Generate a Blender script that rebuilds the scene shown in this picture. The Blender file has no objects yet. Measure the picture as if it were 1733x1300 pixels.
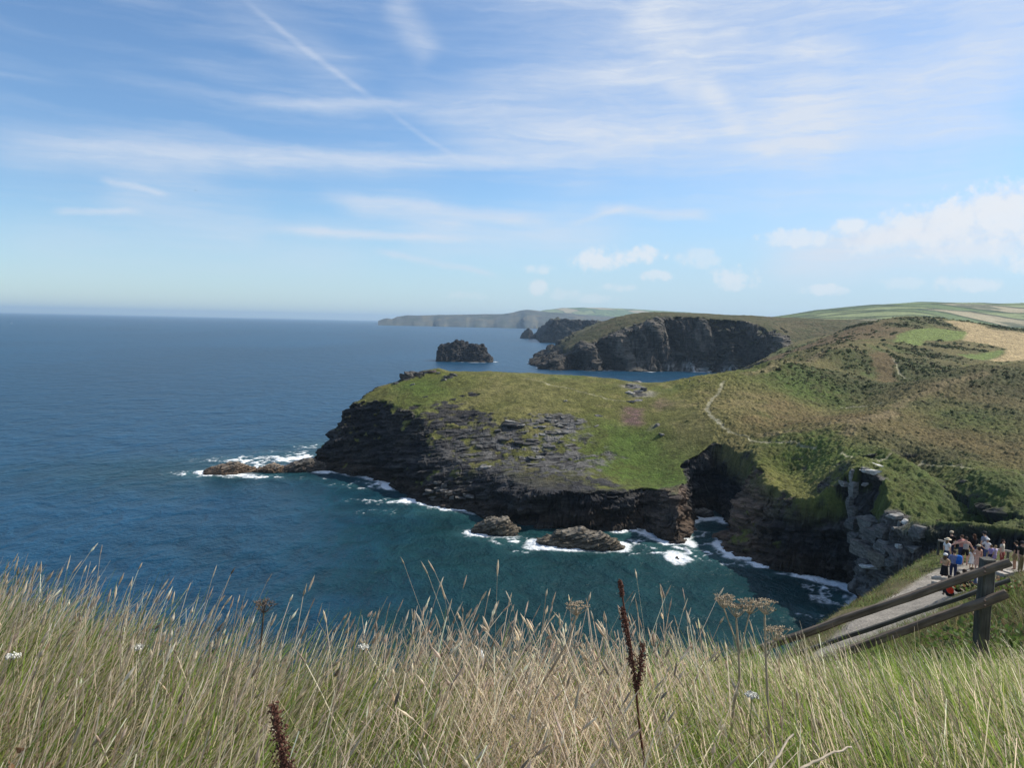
import bpy, bmesh, math, random
import numpy as np
from mathutils import Vector, Matrix

# ---------------------------------------------------------------- camera, light, sky
F = 1251.0            # focal length in photograph pixels (1733 wide)
CX, CY = 866.5, 650.0
PITCH, ROLL = math.radians(4.75), math.radians(1.25)
EYE = Vector((0.0, 0.0, 60.0))
scene = bpy.context.scene
COL = scene.collection
cam_data = bpy.data.cameras.new("camera")
cam = bpy.data.objects.new("camera", cam_data)
COL.objects.link(cam)
cam_data.sensor_width = 36.0
cam_data.lens = 36.0 * F / 1733.0
cam_data.clip_start, cam_data.clip_end = 0.05, 120000.0
RM = Matrix.Rotation(math.pi / 2 - PITCH, 3, 'X') @ Matrix.Rotation(ROLL, 3, 'Z')
cam.matrix_world = Matrix.Translation(EYE) @ RM.to_4x4()
scene.camera = cam
RMN = np.array(RM)

SUN_AZ, SUN_EL = math.radians(66), math.radians(41)
SUN_DIR = Vector((math.sin(SUN_AZ) * math.cos(SUN_EL), math.cos(SUN_AZ) * math.cos(SUN_EL), math.sin(SUN_EL)))
sd = bpy.data.lights.new("sun", 'SUN')
sd.energy, sd.angle, sd.color = 5.0, math.radians(0.53), (1.0, 0.93, 0.82)
sun = bpy.data.objects.new("sun", sd)
COL.objects.link(sun)
sun.rotation_euler = SUN_DIR.to_track_quat('Z', 'Y').to_euler()
sun.location = (60, 20, 160)

vs = scene.view_settings
scene.display_settings.display_device = 'sRGB'
vs.view_transform, vs.look, vs.gamma, vs.use_curve_mapping = 'Standard', 'None', 1.0, False
vs.exposure = 0.27
scene.cycles.use_denoising = True
scene.cycles.max_bounces = 6
scene.cycles.transparent_max_bounces = 8
scene.cycles.volume_bounces = 0
scene.cycles.sample_clamp_indirect = 6.0


def ray(px, py):
    v = RMN @ np.array([(px - CX) / F, -(py - CY) / F, -1.0])
    return v


def at(px, py, depth):
    """world point on the line of sight of a photograph pixel, at depth metres ahead"""
    v = ray(px, py)
    return np.array([0, 0, 60.0]) + v * (depth / v[1])


def sea_at(px, py):
    v = ray(px, py)
    return (np.array([0, 0, 60.0]) + v * (-60.0 / v[2]))[:2]


def azel(px, py):
    v = ray(px, py)
    return math.degrees(math.atan2(v[0], v[1])), math.degrees(math.asin(v[2] / np.linalg.norm(v)))


def build_world():
    w = bpy.data.worlds.new("World")
    scene.world = w
    w.use_nodes = True
    nt = w.node_tree
    nt.nodes.clear()
    N, L = nt.nodes.new, nt.links.new

    def setin(sock, v):
        if hasattr(v, 'is_linked') or isinstance(v, bpy.types.NodeSocket):
            L(v, sock)
        else:
            sock.default_value = v

    def m(op, a, b=None, c=None, clamp=False):
        n = N('ShaderNodeMath'); n.operation = op; n.use_clamp = clamp
        setin(n.inputs[0], a)
        if b is not None: setin(n.inputs[1], b)
        if c is not None: setin(n.inputs[2], c)
        return n.outputs[0]

    def smooth(v, a, b, x=0.0, y=1.0):
        n = N('ShaderNodeMapRange'); n.interpolation_type = 'SMOOTHSTEP'; n.clamp = True
        setin(n.inputs[0], v)
        n.inputs[1].default_value, n.inputs[2].default_value = a, b
        n.inputs[3].default_value, n.inputs[4].default_value = x, y
        return n.outputs[0]

    def noise(vec, scale, detail=5, rough=0.55, dist=0.0):
        n = N('ShaderNodeTexNoise'); L(vec, n.inputs['Vector'])
        n.inputs['Scale'].default_value = scale; n.inputs['Detail'].default_value = detail
        n.inputs['Roughness'].default_value = rough; n.inputs['Distortion'].default_value = dist
        return n.outputs[0]

    tc = N('ShaderNodeTexCoord').outputs['Generated']
    sep = N('ShaderNodeSeparateXYZ'); L(tc, sep.inputs[0])
    X, Y, Z = sep.outputs
    az = m('MULTIPLY', m('ARCTAN2', X, Y), 57.29578)
    el = m('MULTIPLY', m('ARCSINE', Z), 57.29578)
    comb = N('ShaderNodeCombineXYZ'); L(az, comb.inputs[0]); L(el, comb.inputs[1]); comb.inputs[2].default_value = 1.0
    AE = comb.outputs[0]
    # slightly warped (azimuth, elevation) coordinates, so no streak is ruler straight
    wn = N('ShaderNodeTexNoise'); L(AE, wn.inputs['Vector']); wn.inputs['Scale'].default_value = 0.16
    wn.inputs['Detail'].default_value = 6; wn.inputs['Roughness'].default_value = 0.6
    sub = N('ShaderNodeVectorMath'); sub.operation = 'SUBTRACT'; L(wn.outputs['Color'], sub.inputs[0]); sub.inputs[1].default_value = (.5, .5, .5)
    scl = N('ShaderNodeVectorMath'); scl.operation = 'MULTIPLY'; L(sub.outputs[0], scl.inputs[0]); scl.inputs[1].default_value = (2.3, 1.1, 0.0)
    add = N('ShaderNodeVectorMath'); add.operation = 'ADD'; L(AE, add.inputs[0]); L(scl.outputs[0], add.inputs[1])
    AEW = add.outputs[0]
    scl2 = N('ShaderNodeVectorMath'); scl2.operation = 'MULTIPLY'; L(sub.outputs[0], scl2.inputs[0]); scl2.inputs[1].default_value = (.7, .45, 0.0)
    add2 = N('ShaderNodeVectorMath'); add2.operation = 'ADD'; L(AE, add2.inputs[0]); L(scl2.outputs[0], add2.inputs[1])
    AEc = add2.outputs[0]

    def dot(vec, a, b, c):
        n = N('ShaderNodeVectorMath'); n.operation = 'DOT_PRODUCT'
        L(vec, n.inputs[0]); n.inputs[1].default_value = (a, b, c)
        return n.outputs['Value']

    def streak(p0, p1, width, amp, src, end=0.55, core=0.0):
        a, b = azel(*p0), azel(*p1)
        dx, dy = b[0] - a[0], b[1] - a[1]
        ln = math.hypot(dx, dy); ux, uy = dx / ln, dy / ln
        mx, my = (a[0] + b[0]) / 2, (a[1] + b[1]) / 2
        h = ln / 2; wd = width * math.degrees(1 / F)
        s = dot(src, ux / h, uy / h, -(ux * mx + uy * my) / h)
        t = dot(src, -uy / wd, ux / wd, (uy * mx - ux * my) / wd)
        r = m('MULTIPLY', smooth(m('ABSOLUTE', t), core, 1.0, 1, 0), smooth(m('ABSOLUTE', s), end, 1.0, amp, 0))
        return r

    def blob(px, py, rx, ry, src, amp=1.0, ns=None):
        a = azel(px, py); k = math.degrees(1 / F)
        s = dot(src, 1 / (rx * k), 0, -a[0] / (rx * k))
        t = dot(src, 0, 1 / (ry * k), -a[1] / (ry * k))
        r = m('ADD', m('MULTIPLY', s, s), m('MULTIPLY', t, t))
        if ns is not None:
            r = m('ADD', r, ns)
        return smooth(r, 0.05, 1.3, amp, 0)

    # combed cirrus fibres: noise stretched along lines that run out of the right side of the sky
    def fibres(rot, sx, sy, scale, lo, hi):
        n = N('ShaderNodeMapping'); n.inputs['Rotation'].default_value = (0, 0, math.radians(rot))
        n.inputs['Scale'].default_value = (sx, sy, 1); L(AEW, n.inputs[0])
        return smooth(noise(n.outputs[0], scale, 7, 0.60, 0.15), lo, hi)
    fa = fibres(5, 0.05, 0.55, 1.0, 0.40, 0.78)
    fb = fibres(-17, 0.06, 0.5, 1.1, 0.42, 0.80)
    big = smooth(noise(AEW, 0.055, 4, 0.5), 0.38, 0.66)
    # veil grows to the right and upwards
    veil_r = smooth(az, -16, 28)
    veil = m('MULTIPLY', m('MULTIPLY', m('ADD', m('MULTIPLY', fb, .15), m('MULTIPLY', big, .40)), veil_r), smooth(el, 3, 13))
    veil = m('ADD', veil, m('MULTIPLY', m('MULTIPLY', fa, .22), smooth(el, 2, 9)))
    veil = m('ADD', veil, m('MULTIPLY', veil_r, m('MULTIPLY', smooth(el, 6, 24), .32)))
    parts = [veil]
    W, C = AEW, AEc
    for p0, p1, wd, amp, src in (
        ((400, -10), (650, 180), 8, .20, C), ((640, 175), (800, 285), 7, .14, C), ((330, -60), (640, 165), 60, .12, W),
        ((-80, 222), (780, 285), 36, .22, W), ((250, 250), (1180, 255), 22, .36, W), ((-80, 240), (420, 275), 60, .16, W),
        ((380, 165), (760, 178), 15, .22, W), ((640, 160), (1260, 240), 50, .26, W), ((700, 235), (1300, 215), 40, .32, W),
        ((1240, 225), (1800, 60), 75, .36, W), ((1180, 240), (1800, 190), 60, .30, W),
        ((1180, 130), (1265, 235), 30, .42, C), ((1070, -20), (1200, 150), 60, .34, C), ((655, -20), (740, 110), 40, .24, C),
        ((1180, 60), (1500, 90), 26, .20, W), ((740, 140), (1230, 130), 40, .22, W),
        ((520, 330), (960, 375), 20, .42, W), ((560, 350), (820, 385), 26, .22, W), ((420, 385), (860, 408), 13, .44, W), ((620, 420), (860, 470), 9, .30, W),
        ((160, 300), (290, 330), 8, .30, W), ((70, 352), (250, 360), 9, .34, W), ((150, 320), (480, 390), 60, .20, W),
        ((990, 352), (1230, 368), 14, .36, W), ((960, 380), (1060, 352), 8, .24, W), ((640, 400), (1100, 395), 60, .26, W),
        ((-100, 410), (700, 430), 90, .16, W), ((1320, 440), (1820, 318), 30, .55, W), ((1250, 450), (1850, 390), 60, .48, W),
    ):
        parts.append(streak(p0, p1, wd, amp, src))
    tot = parts[0]
    for p in parts[1:]:
        # screen-style addition keeps overlapping streaks from burning out
        tot = m('SUBTRACT', m('ADD', tot, p), m('MULTIPLY', tot, p))
    gm = N('ShaderNodeMapping'); gm.inputs['Rotation'].default_value = (0, 0, math.radians(-6)); gm.inputs['Scale'].default_value = (.16, 1.25, 1); L(AEW, gm.inputs[0])
    grain = smooth(noise(gm.outputs[0], 1.0, 8, 0.68, 0.5), 0.25, 0.75, 0.70, 1.40)
    tot = m('MULTIPLY', m('MULTIPLY', tot, grain), 1.22)
    # low cumulus
    cn = m('MULTIPLY', m('SUBTRACT', noise(AE, 0.85, 7, 0.62), 0.5), 4.6)
    cums = None
    for px, py, rx, ry, amp in (
        (1015, 440, 46, 22, .75), (1085, 431, 38, 15, .75), (1185, 437, 36, 16, .4), (1112, 466, 28, 10, .55), (1240, 468, 36, 20, .6), (1243, 484, 32, 9, .5),
        (914, 456, 30, 9, .45), (912, 486, 20, 15, .55), (1048, 487, 28, 8, .4), (1440, 384, 28, 16, .75), (1352, 402, 56, 15, .6), (1394, 491, 32, 10, .55),
        (1500, 402, 70, 24, .6), (1590, 384, 90, 34, .75), (1700, 365, 110, 42, .85), (1660, 425, 90, 20, .5), (1625, 482, 48, 12, .5), (1810, 420, 90, 40, .7),
        (1010, 505, 40, 8, .3), (780, 500, 40, 8, .25), (960, 498, 30, 10, .3), (1530, 480, 40, 10, .3)):
        b = blob(px, py, rx, ry, AE, amp, cn)
        cums = b if cums is None else m('MAXIMUM', cums, b)
    tot = m('MINIMUM', tot, 0.95)
    tot = m('MULTIPLY', tot, smooth(el, -0.3, 1.2))
    cums = m('MULTIPLY', cums, smooth(el, -0.3, 1.2))
    # pale band of thick air along the horizon, wider to the right
    band_h = m('ADD', m('MULTIPLY', smooth(az, -25, 35), 9.0), 9.0)
    band = m('MULTIPLY', m('POWER', smooth(m('DIVIDE', el, band_h), 0, 1, 1, 0), 1.4), smooth(az, -40, 25, .24, .82))

    sky = N('ShaderNodeTexSky'); sky.sky_type = 'NISHITA'; sky.sun_disc = False
    sky.sun_elevation, sky.sun_rotation = SUN_EL, SUN_AZ
    sky.altitude, sky.air_density, sky.dust_density, sky.ozone_density = 60, 1.0, 0.15, 3.2
    mix1 = N('ShaderNodeMix'); mix1.data_type = 'RGBA'
    tint = N('ShaderNodeVectorMath'); tint.operation = 'MULTIPLY'; L(sky.outputs[0], tint.inputs[0]); tint.inputs[1].default_value = (.86, 1.0, 1.10)
    L(band, mix1.inputs[0]); L(tint.outputs[0], mix1.inputs[6]); mix1.inputs[7].default_value = SKY_BAND
    mix2 = N('ShaderNodeMix'); mix2.data_type = 'RGBA'
    L(tot, mix2.inputs[0]); L(mix1.outputs[2], mix2.inputs[6]); mix2.inputs[7].default_value = SKY_CLOUD
    mix3 = N('ShaderNodeMix'); mix3.data_type = 'RGBA'
    L(cums, mix3.inputs[0]); L(mix2.outputs[2], mix3.inputs[6]); mix3.inputs[7].default_value = SKY_CUMULUS
    bg = N('ShaderNodeBackground'); L(mix3.outputs[2], bg.inputs[0]); bg.inputs[1].default_value = SKY_STRENGTH
    out = N('ShaderNodeOutputWorld'); L(bg.outputs[0], out.inputs[0])


SKY_STRENGTH = 0.112
SKY_BAND = (3.6, 4.7, 5.8, 1)
SKY_CLOUD = (5.3, 5.75, 6.5, 1)
SKY_CUMULUS = (6.3, 6.5, 6.8, 1)
build_world()

# ---------------------------------------------------------------- helpers
rng = np.random.default_rng(7)


def hash3(ix, iy, iz, seed):
    h = (ix.astype(np.int64) * 374761393 + iy.astype(np.int64) * 668265263 + iz.astype(np.int64) * 1440670441 + seed * 974711) & 0xFFFFFFFF
    h = ((h ^ (h >> 13)) * 1274126177) & 0xFFFFFFFF
    h = ((h ^ (h >> 16)) * 2246822519) & 0xFFFFFFFF
    h = h ^ (h >> 15)
    return (h & 0xFFFFFF).astype(np.float32) / np.float32(0x7FFFFF) - 1.0


def vnoise(x, y, z=None, seed=0):
    x = np.asarray(x, np.float64); y = np.asarray(y, np.float64)
    fx, fy = np.floor(x), np.floor(y)
    u, v = (x - fx).astype(np.float32), (y - fy).astype(np.float32)
    u = u * u * u * (u * (u * 6 - 15) + 10); v = v * v * v * (v * (v * 6 - 15) + 10)
    ix, iy = fx.astype(np.int64), fy.astype(np.int64)
    if z is None:
        o = np.zeros_like(ix)
        a, b = hash3(ix, iy, o, seed), hash3(ix + 1, iy, o, seed)
        c, d = hash3(ix, iy + 1, o, seed), hash3(ix + 1, iy + 1, o, seed)
        return (a + (b - a) * u) * (1 - v) + (c + (d - c) * u) * v
    z = np.asarray(z, np.float64)
    fz = np.floor(z); w = (z - fz).astype(np.float32); w = w * w * w * (w * (w * 6 - 15) + 10)
    iz = fz.astype(np.int64)
    r = []
    for k in (0, 1):
        a, b = hash3(ix, iy, iz + k, seed), hash3(ix + 1, iy, iz + k, seed)
        c, d = hash3(ix, iy + 1, iz + k, seed), hash3(ix + 1, iy + 1, iz + k, seed)
        r.append((a + (b - a) * u) * (1 - v) + (c + (d - c) * u) * v)
    return r[0] * (1 - w) + r[1] * w


def fbm(x, y, z=None, octs=4, seed=0, gain=0.5):
    t, a, n = 0, 1.0, 0
    for o in range(octs):
        t = t + a * vnoise(x, y, z, seed + o * 17)
        n += a
        x, y = 1.6 * x + 1.2 * y + 3.7, -1.2 * x + 1.6 * y + 9.1
        if z is not None: z = z * 2.03 + 5.3
        a *= gain
    return t / n


def sstep(a, b, v):
    t = np.clip((v - a) / (b - a), 0, 1)
    return t * t * (3 - 2 * t)


def lerp(a, b, t):
    return a + (b - a) * t


def mixc(base, col, t):
    return base + (np.array(col, np.float32) - base) * np.clip(t, 0, 1)[:, None]


class TPS:
    """smooth surface through a list of (x, y, z) points"""
    def __init__(self, pts, reg=0.4):
        p = np.array(pts, float)
        self.s = np.abs(p[:, :2]).max(); self.p = p[:, :2] / self.s
        n = len(p)
        K = self.ker(((self.p[:, None] - self.p[None]) ** 2).sum(-1)) + np.eye(n) * reg / self.s
        P = np.c_[np.ones(n), self.p]
        A = np.zeros((n + 3, n + 3)); A[:n, :n] = K; A[:n, n:] = P; A[n:, :n] = P.T
        self.w = np.linalg.solve(A, np.r_[p[:, 2], 0, 0, 0])

    @staticmethod
    def ker(r2):
        return 0.5 * r2 * np.log(np.maximum(r2, 1e-12))

    def __call__(self, x, y):
        x = np.asarray(x, float); y = np.asarray(y, float)
        sh = x.shape; x = x.ravel() / self.s; y = y.ravel() / self.s
        out = self.w[-3] + self.w[-2] * x + self.w[-1] * y
        for i in range(len(self.p)):
            out += self.w[i] * self.ker((x - self.p[i, 0]) ** 2 + (y - self.p[i, 1]) ** 2)
        return out.reshape(sh)


def poly_dist(x, y, poly, attr=None):
    """signed distance (inside positive) to a closed plan outline; attr interpolated at the nearest point"""
    poly = np.array(poly, float); n = len(poly)
    best = np.full(x.shape, 1e18); at_ = np.zeros(x.shape); inside = np.zeros(x.shape, bool)
    for i in range(n):
        a, b = poly[i], poly[(i + 1) % n]
        d = b - a; l2 = max(d @ d, 1e-9)
        t = np.clip(((x - a[0]) * d[0] + (y - a[1]) * d[1]) / l2, 0, 1)
        q = (x - a[0] - t * d[0]) ** 2 + (y - a[1] - t * d[1]) ** 2
        if attr is not None:
            k = q < best
            at_ = np.where(k, attr[i] + (attr[(i + 1) % n] - attr[i]) * t, at_)
        best = np.minimum(best, q)
        if a[1] != b[1]:
            c = ((a[1] > y) != (b[1] > y)) & (x < (b[0] - a[0]) * (y - a[1]) / (b[1] - a[1]) + a[0])
            inside ^= c
    sd_ = np.where(inside, 1, -1) * np.sqrt(best)
    return (sd_, at_) if attr is not None else sd_


def line_dist(x, y, pts):
    pts = np.array(pts, float); best = np.full(x.shape, 1e18)
    for a, b in zip(pts[:-1], pts[1:]):
        d = b - a; t = np.clip(((x - a[0]) * d[0] + (y - a[1]) * d[1]) / max(d @ d, 1e-9), 0, 1)
        best = np.minimum(best, (x - a[0] - t * d[0]) ** 2 + (y - a[1] - t * d[1]) ** 2)
    return np.sqrt(best)


def mesh_np(name, verts, faces, mat=None, col=None, attrs=None, smooth=True, parent=None):
    """faces: one (M,k) array or a list of them; links ONE mesh object"""
    me = bpy.data.meshes.new(name)
    if not isinstance(faces, (list, tuple)):
        faces = [faces]
    faces = [np.asarray(f, np.int32) for f in faces if len(f)]
    verts = np.asarray(verts, np.float32)
    me.vertices.add(len(verts)); me.vertices.foreach_set('co', verts.ravel())
    loops = np.concatenate([f.ravel() for f in faces])
    tot = np.concatenate([np.full(len(f), f.shape[1], np.int32) for f in faces])
    st = np.concatenate([[0], np.cumsum(tot)[:-1]]).astype(np.int32)
    me.loops.add(len(loops)); me.loops.foreach_set('vertex_index', loops)
    me.polygons.add(len(tot)); me.polygons.foreach_set('loop_start', st)
    try:
        me.polygons.foreach_set('loop_total', tot)
    except Exception:
        pass
    me.polygons.foreach_set('use_smooth', np.full(len(tot), smooth) if np.isscalar(smooth) else np.asarray(smooth, bool))
    if col is not None:
        a = me.attributes.new('Col', 'FLOAT_COLOR', 'POINT')
        c = np.ones((len(verts), 4), np.float32); c[:, :3] = col
        a.data.foreach_set('color', c.ravel())
    for k, v in (attrs or {}).items():
        a = me.attributes.new(k, 'FLOAT', 'POINT'); a.data.foreach_set('value', np.asarray(v, np.float32).ravel())
    me.update(calc_edges=True)
    if mat is not None: me.materials.append(mat)
    o = bpy.data.objects.new(name, me); COL.objects.link(o)
    if parent is not None: o.parent = parent
    return o


def tag(o, label=None, cat=None, group=None, kind=None):
    if label: o['label'] = label
    if cat: o['category'] = cat
    if group: o['group'] = group
    if kind: o['kind'] = kind
    return o


def empty(name, loc, label, cat, group=None):
    o = bpy.data.objects.new(name, None); COL.objects.link(o); o.location = loc
    o.empty_display_size = 0.2
    return tag(o, label, cat, group)


def grid_faces(nr, nc, keep=None):
    i = np.arange(nr * nc).reshape(nr, nc)
    f = np.stack([i[:-1, :-1], i[:-1, 1:], i[1:, 1:], i[1:, :-1]], -1).reshape(-1, 4)
    if keep is not None:
        k = keep.ravel()[f].any(1); f = f[k]
    return f


def compact(v, f, *arrs):
    used = np.zeros(len(v), bool); used[f.ravel()] = True
    idx = np.cumsum(used) - 1
    return (v[used], idx[f]) + tuple(a[used] for a in arrs)


# ---------------------------------------------------------------- materials
class NT:
    def __init__(self, name):
        self.m = bpy.data.materials.new(name); self.m.use_nodes = True
        self.t = self.m.node_tree; self.t.nodes.clear()
        self.b = self.n('ShaderNodeBsdfPrincipled')
        self.o = self.n('ShaderNodeOutputMaterial'); self.l(self.b.outputs[0], self.o.inputs[0])

    def n(self, t, **k):
        x = self.t.nodes.new(t)
        for a, v in k.items(): setattr(x, a, v)
        return x

    def l(self, a, b): self.t.links.new(a, b)

    def put(self, s, v):
        if isinstance(v, bpy.types.NodeSocket): self.l(v, s)
        else: s.default_value = v

    def attr(self, name, out='Color'):
        return self.n('ShaderNodeAttribute', attribute_name=name).outputs[out]

    def pos(self, scale=(1, 1, 1), rot=(0, 0, 0)):
        g = self.n('ShaderNodeNewGeometry').outputs['Position']
        mp = self.n('ShaderNodeMapping'); self.l(g, mp.inputs[0])
        mp.inputs['Scale'].default_value = scale; mp.inputs['Rotation'].default_value = rot
        return mp.outputs[0]

    def noise(self, vec, scale, detail=4, rough=.55, dist=0.):
        x = self.n('ShaderNodeTexNoise'); self.l(vec, x.inputs['Vector'])
        x.inputs['Scale'].default_value = scale; x.inputs['Detail'].default_value = detail
        x.inputs['Roughness'].default_value = rough; x.inputs['Distortion'].default_value = dist
        return x.outputs[0]

    def ramp(self, v, lo, hi, a=0., b=1., smooth=False):
        x = self.n('ShaderNodeMapRange'); x.clamp = True
        if smooth: x.interpolation_type = 'SMOOTHSTEP'
        self.put(x.inputs[0], v)
        for i, q in zip((1, 2, 3, 4), (lo, hi, a, b)): x.inputs[i].default_value = q
        return x.outputs[0]

    def math(self, op, a, b=None):
        x = self.n('ShaderNodeMath', operation=op); self.put(x.inputs[0], a)
        if b is not None: self.put(x.inputs[1], b)
        return x.outputs[0]

    def mul(self, c, f):
        """colour times a float"""
        x = self.n('ShaderNodeVectorMath', operation='SCALE'); self.put(x.inputs[0], c); self.put(x.inputs['Scale'], f)
        return x.outputs[0]

    def mix(self, f, a, b):
        x = self.n('ShaderNodeMix', data_type='RGBA'); self.put(x.inputs[0], f); self.put(x.inputs[6], a); self.put(x.inputs[7], b)
        return x.outputs[2]

    def bump(self, h, strength, dist):
        x = self.n('ShaderNodeBump'); self.put(x.inputs['Height'], h)
        self.put(x.inputs['Strength'], strength); x.inputs['Distance'].default_value = dist
        self.l(x.outputs[0], self.b.inputs['Normal'])

    def set(self, **k):
        for a, v in k.items(): self.put(self.b.inputs[a.replace('_', ' ')], v)
        return self.m


def land_material(name, fine=1.0):
    t = NT(name)
    p = t.pos()
    rock = t.attr('rock', 'Fac')
    c = t.attr('Col')
    n1 = t.noise(p, 1.3 / fine, 6, .65)
    n2 = t.noise(p, 0.22 / fine, 4, .6)
    veg = t.mul(c, t.math('MULTIPLY', t.ramp(n1, .28, .72, .55, 1.45), t.ramp(n2, .3, .7, .8, 1.2)))
    ps = t.pos((.22, .22, 1.5), (math.radians(9), math.radians(-7), 0))
    s1 = t.noise(ps, 1.1 / fine, 7, .68, .4)
    s2 = t.noise(p, 0.9 / fine, 6, .7)
    rk = t.mul(c, t.math('MULTIPLY', t.ramp(s1, .32, .68, .45, 1.6), t.ramp(s2, .3, .7, .65, 1.35)))
    t.put(t.b.inputs['Base Color'], t.mix(rock, veg, rk))
    h = t.math('ADD', t.math('MULTIPLY', n1, t.math('SUBTRACT', 1.0, rock)), t.math('MULTIPLY', t.math('ADD', s1, t.math('MULTIPLY', s2, .6)), rock))
    t.bump(h, .9, .55 * fine)
    return t.set(Roughness=.93, Specular_IOR_Level=.18)


def simple_material(name, col, rough=.7, spec=.3, var=.25, scale=8., bump=0.):
    t = NT(name)
    tcn = t.n('ShaderNodeTexCoord').outputs['Object']
    n = t.noise(tcn, scale, 5, .6)
    t.put(t.b.inputs['Base Color'], t.mul((*col[:3],), t.ramp(n, .3, .7, 1 - var, 1 + var)))
    if bump: t.bump(n, .6, bump)
    return t.set(Roughness=rough, Specular_IOR_Level=spec)


def vcol_material(name, rough=.8, spec=.2, trans=0.0):
    t = NT(name)
    c = t.attr('Col')
    t.put(t.b.inputs['Base Color'], c)
    t.set(Roughness=rough, Specular_IOR_Level=spec)
    if trans:
        tr = t.n('ShaderNodeBsdfTranslucent'); t.l(c, tr.inputs[0])
        ms = t.n('ShaderNodeMixShader'); ms.inputs[0].default_value = trans
        t.l(t.b.outputs[0], ms.inputs[1]); t.l(tr.outputs[0], ms.inputs[2]); t.l(ms.outputs[0], t.o.inputs[0])
    return t.m

# ---------------------------------------------------------------- terrain
MAT_LAND = land_material("grassy_slate_land")
MAT_FAR = land_material("distant_land", 6.0)
OLIVE, GREEN, TAN = (.100, .102, .026), (.062, .098, .017), (.170, .135, .062)
BROWN, SCRUB, HEATHER = (.115, .078, .038), (.034, .047, .018), (.14, .075, .085)
SLATE, PALE, TIDE_SHADE = (.030, .030, .032), (.25, .24, .225), (.040, .030, .022)


def depths(*segs):
    out = []
    for a, b, s0, s1 in segs:
        d = a
        while d < b:
            out.append(d); d += s0 + (s1 - s0) * (d - a) / (b - a)
    return np.array(out + [segs[-1][1]])


def polar(px0, px1, dpx, D):
    t = (np.arange(px0, px1 + dpx * .5, dpx) - CX) / F
    Y, T = np.meshgrid(D, t, indexing='ij')
    return T * Y, Y


def blocks(x, y, z, L=1.5, dip=(-.16, .10), seed=0):
    """slate beds: every bed is broken into blocks that stand proud or back by a random amount (-1..1)"""
    s = z + dip[0] * x + dip[1] * y + 1.3 * fbm(x / 14, y / 14, z / 14, 3, seed)
    a = s / L
    k = np.floor(a).astype(np.int64); fr = a - k
    o = np.zeros_like(k)
    off = hash3(k, o, o, seed + 3) * 3
    r = 0
    for wgt, lu, sd_ in ((.6, 4.6, 5), (.4, 1.9, 9)):
        u = np.floor(x / (lu * L) + off + .5 * vnoise(x / 9, y / 9, None, 4)).astype(np.int64)
        w = np.floor(y / (lu * 1.3 * L) - off + .5 * vnoise(x / 9, y / 9, None, 8)).astype(np.int64)
        r = r + wgt * hash3(u, k, w, seed + sd_)
    edge = np.minimum(fr, 1 - fr)
    return r - .55 * (1 - sstep(0.0, .16, edge))


def normals(X, Y, Z):
    """unit normals of a structured surface"""
    P = np.stack([X, Y, Z], -1)
    du = np.gradient(P, axis=1); dv = np.gradient(P, axis=0)
    n = np.cross(du, dv)
    n /= np.maximum(np.linalg.norm(n, axis=-1, keepdims=True), 1e-9)
    n[n[..., 2] < 0] *= -1
    return n


def coast(X, Y, top, poly, ks, warp=3.0, round_=2.8, warp2=1.2):
    w = warp * fbm(X / 16, Y / 16, None, 3, 31) + warp2 * fbm(X / 4, Y / 4, None, 3, 37)
    d, k = poly_dist(X, Y, poly, ks)
    zc = (d + w) * k
    zc = np.where(zc < 0, zc * .6, zc)
    h = np.clip(.5 + .5 * (top - zc) / round_, 0, 1)
    z = top * (1 - h) + zc * h - round_ * h * (1 - h)
    return z, d


def C(px, py, D=None):
    p = sea_at(px, py) if D is None else at(px, py, D)[:2]
    return (float(p[0]), float(p[1]))


# --- the headland, the cove and the hillside behind the haven: one landmass
COAST = [  # outline at sea level (clockwise from the western nose), with the steepness of the cliff above it
    (C(533, 783), 1.7), (C(541, 797), 1.7), (C(580, 801), 1.5), (C(622, 813), 1.4), (C(655, 826), 1.3), (C(685, 842), 1.15), (C(735, 858), 1.0),
    (C(778, 866), 1.0), (C(825, 880), 1.1), (C(870, 889), 2.8), (C(930, 896), 3.6), (C(1000, 898), 3.6), (C(1070, 894), 3.2), (C(1092, 893), 2.4),
    (C(1105, 908), 1.2), (C(1135, 921), 1.2), (C(1160, 922), 1.4), (C(1166, 905), 4.5), (C(1164, 880), 5.0), (C(1172, 868), 5.0), (C(1210, 864), 5.0), (C(1240, 880), 4.0),
    (C(1238, 902), 2.4), (C(1222, 926), 1.1), (C(1242, 944), 1.1), (C(1266, 948), 1.3), (C(1300, 958), 2.0), (C(1335, 968), 2.8), (C(1400, 986), 3.6), (C(1440, 1004), 4.0),
    (C(1448, 1026), 3.5), ((78, 124), 1.2), ((92, 104), 1.0), ((150, 92), 1.0), ((330, 80), 1.0), ((900, 300), 1), ((900, 1000), 1), ((320, 930), 1.2), ((214, 760), 1.5),
    ((196, 640), 1.6), ((186, 560), 1.6), ((150, 470), 1.8), ((118, 400), 2.0), ((96, 362), 2.0), ((70, 356), 2.0), ((30, 362), 2.0), ((-10, 366), 2.0), ((-45, 356), 1.9), ((-72, 330), 1.7)]
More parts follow.
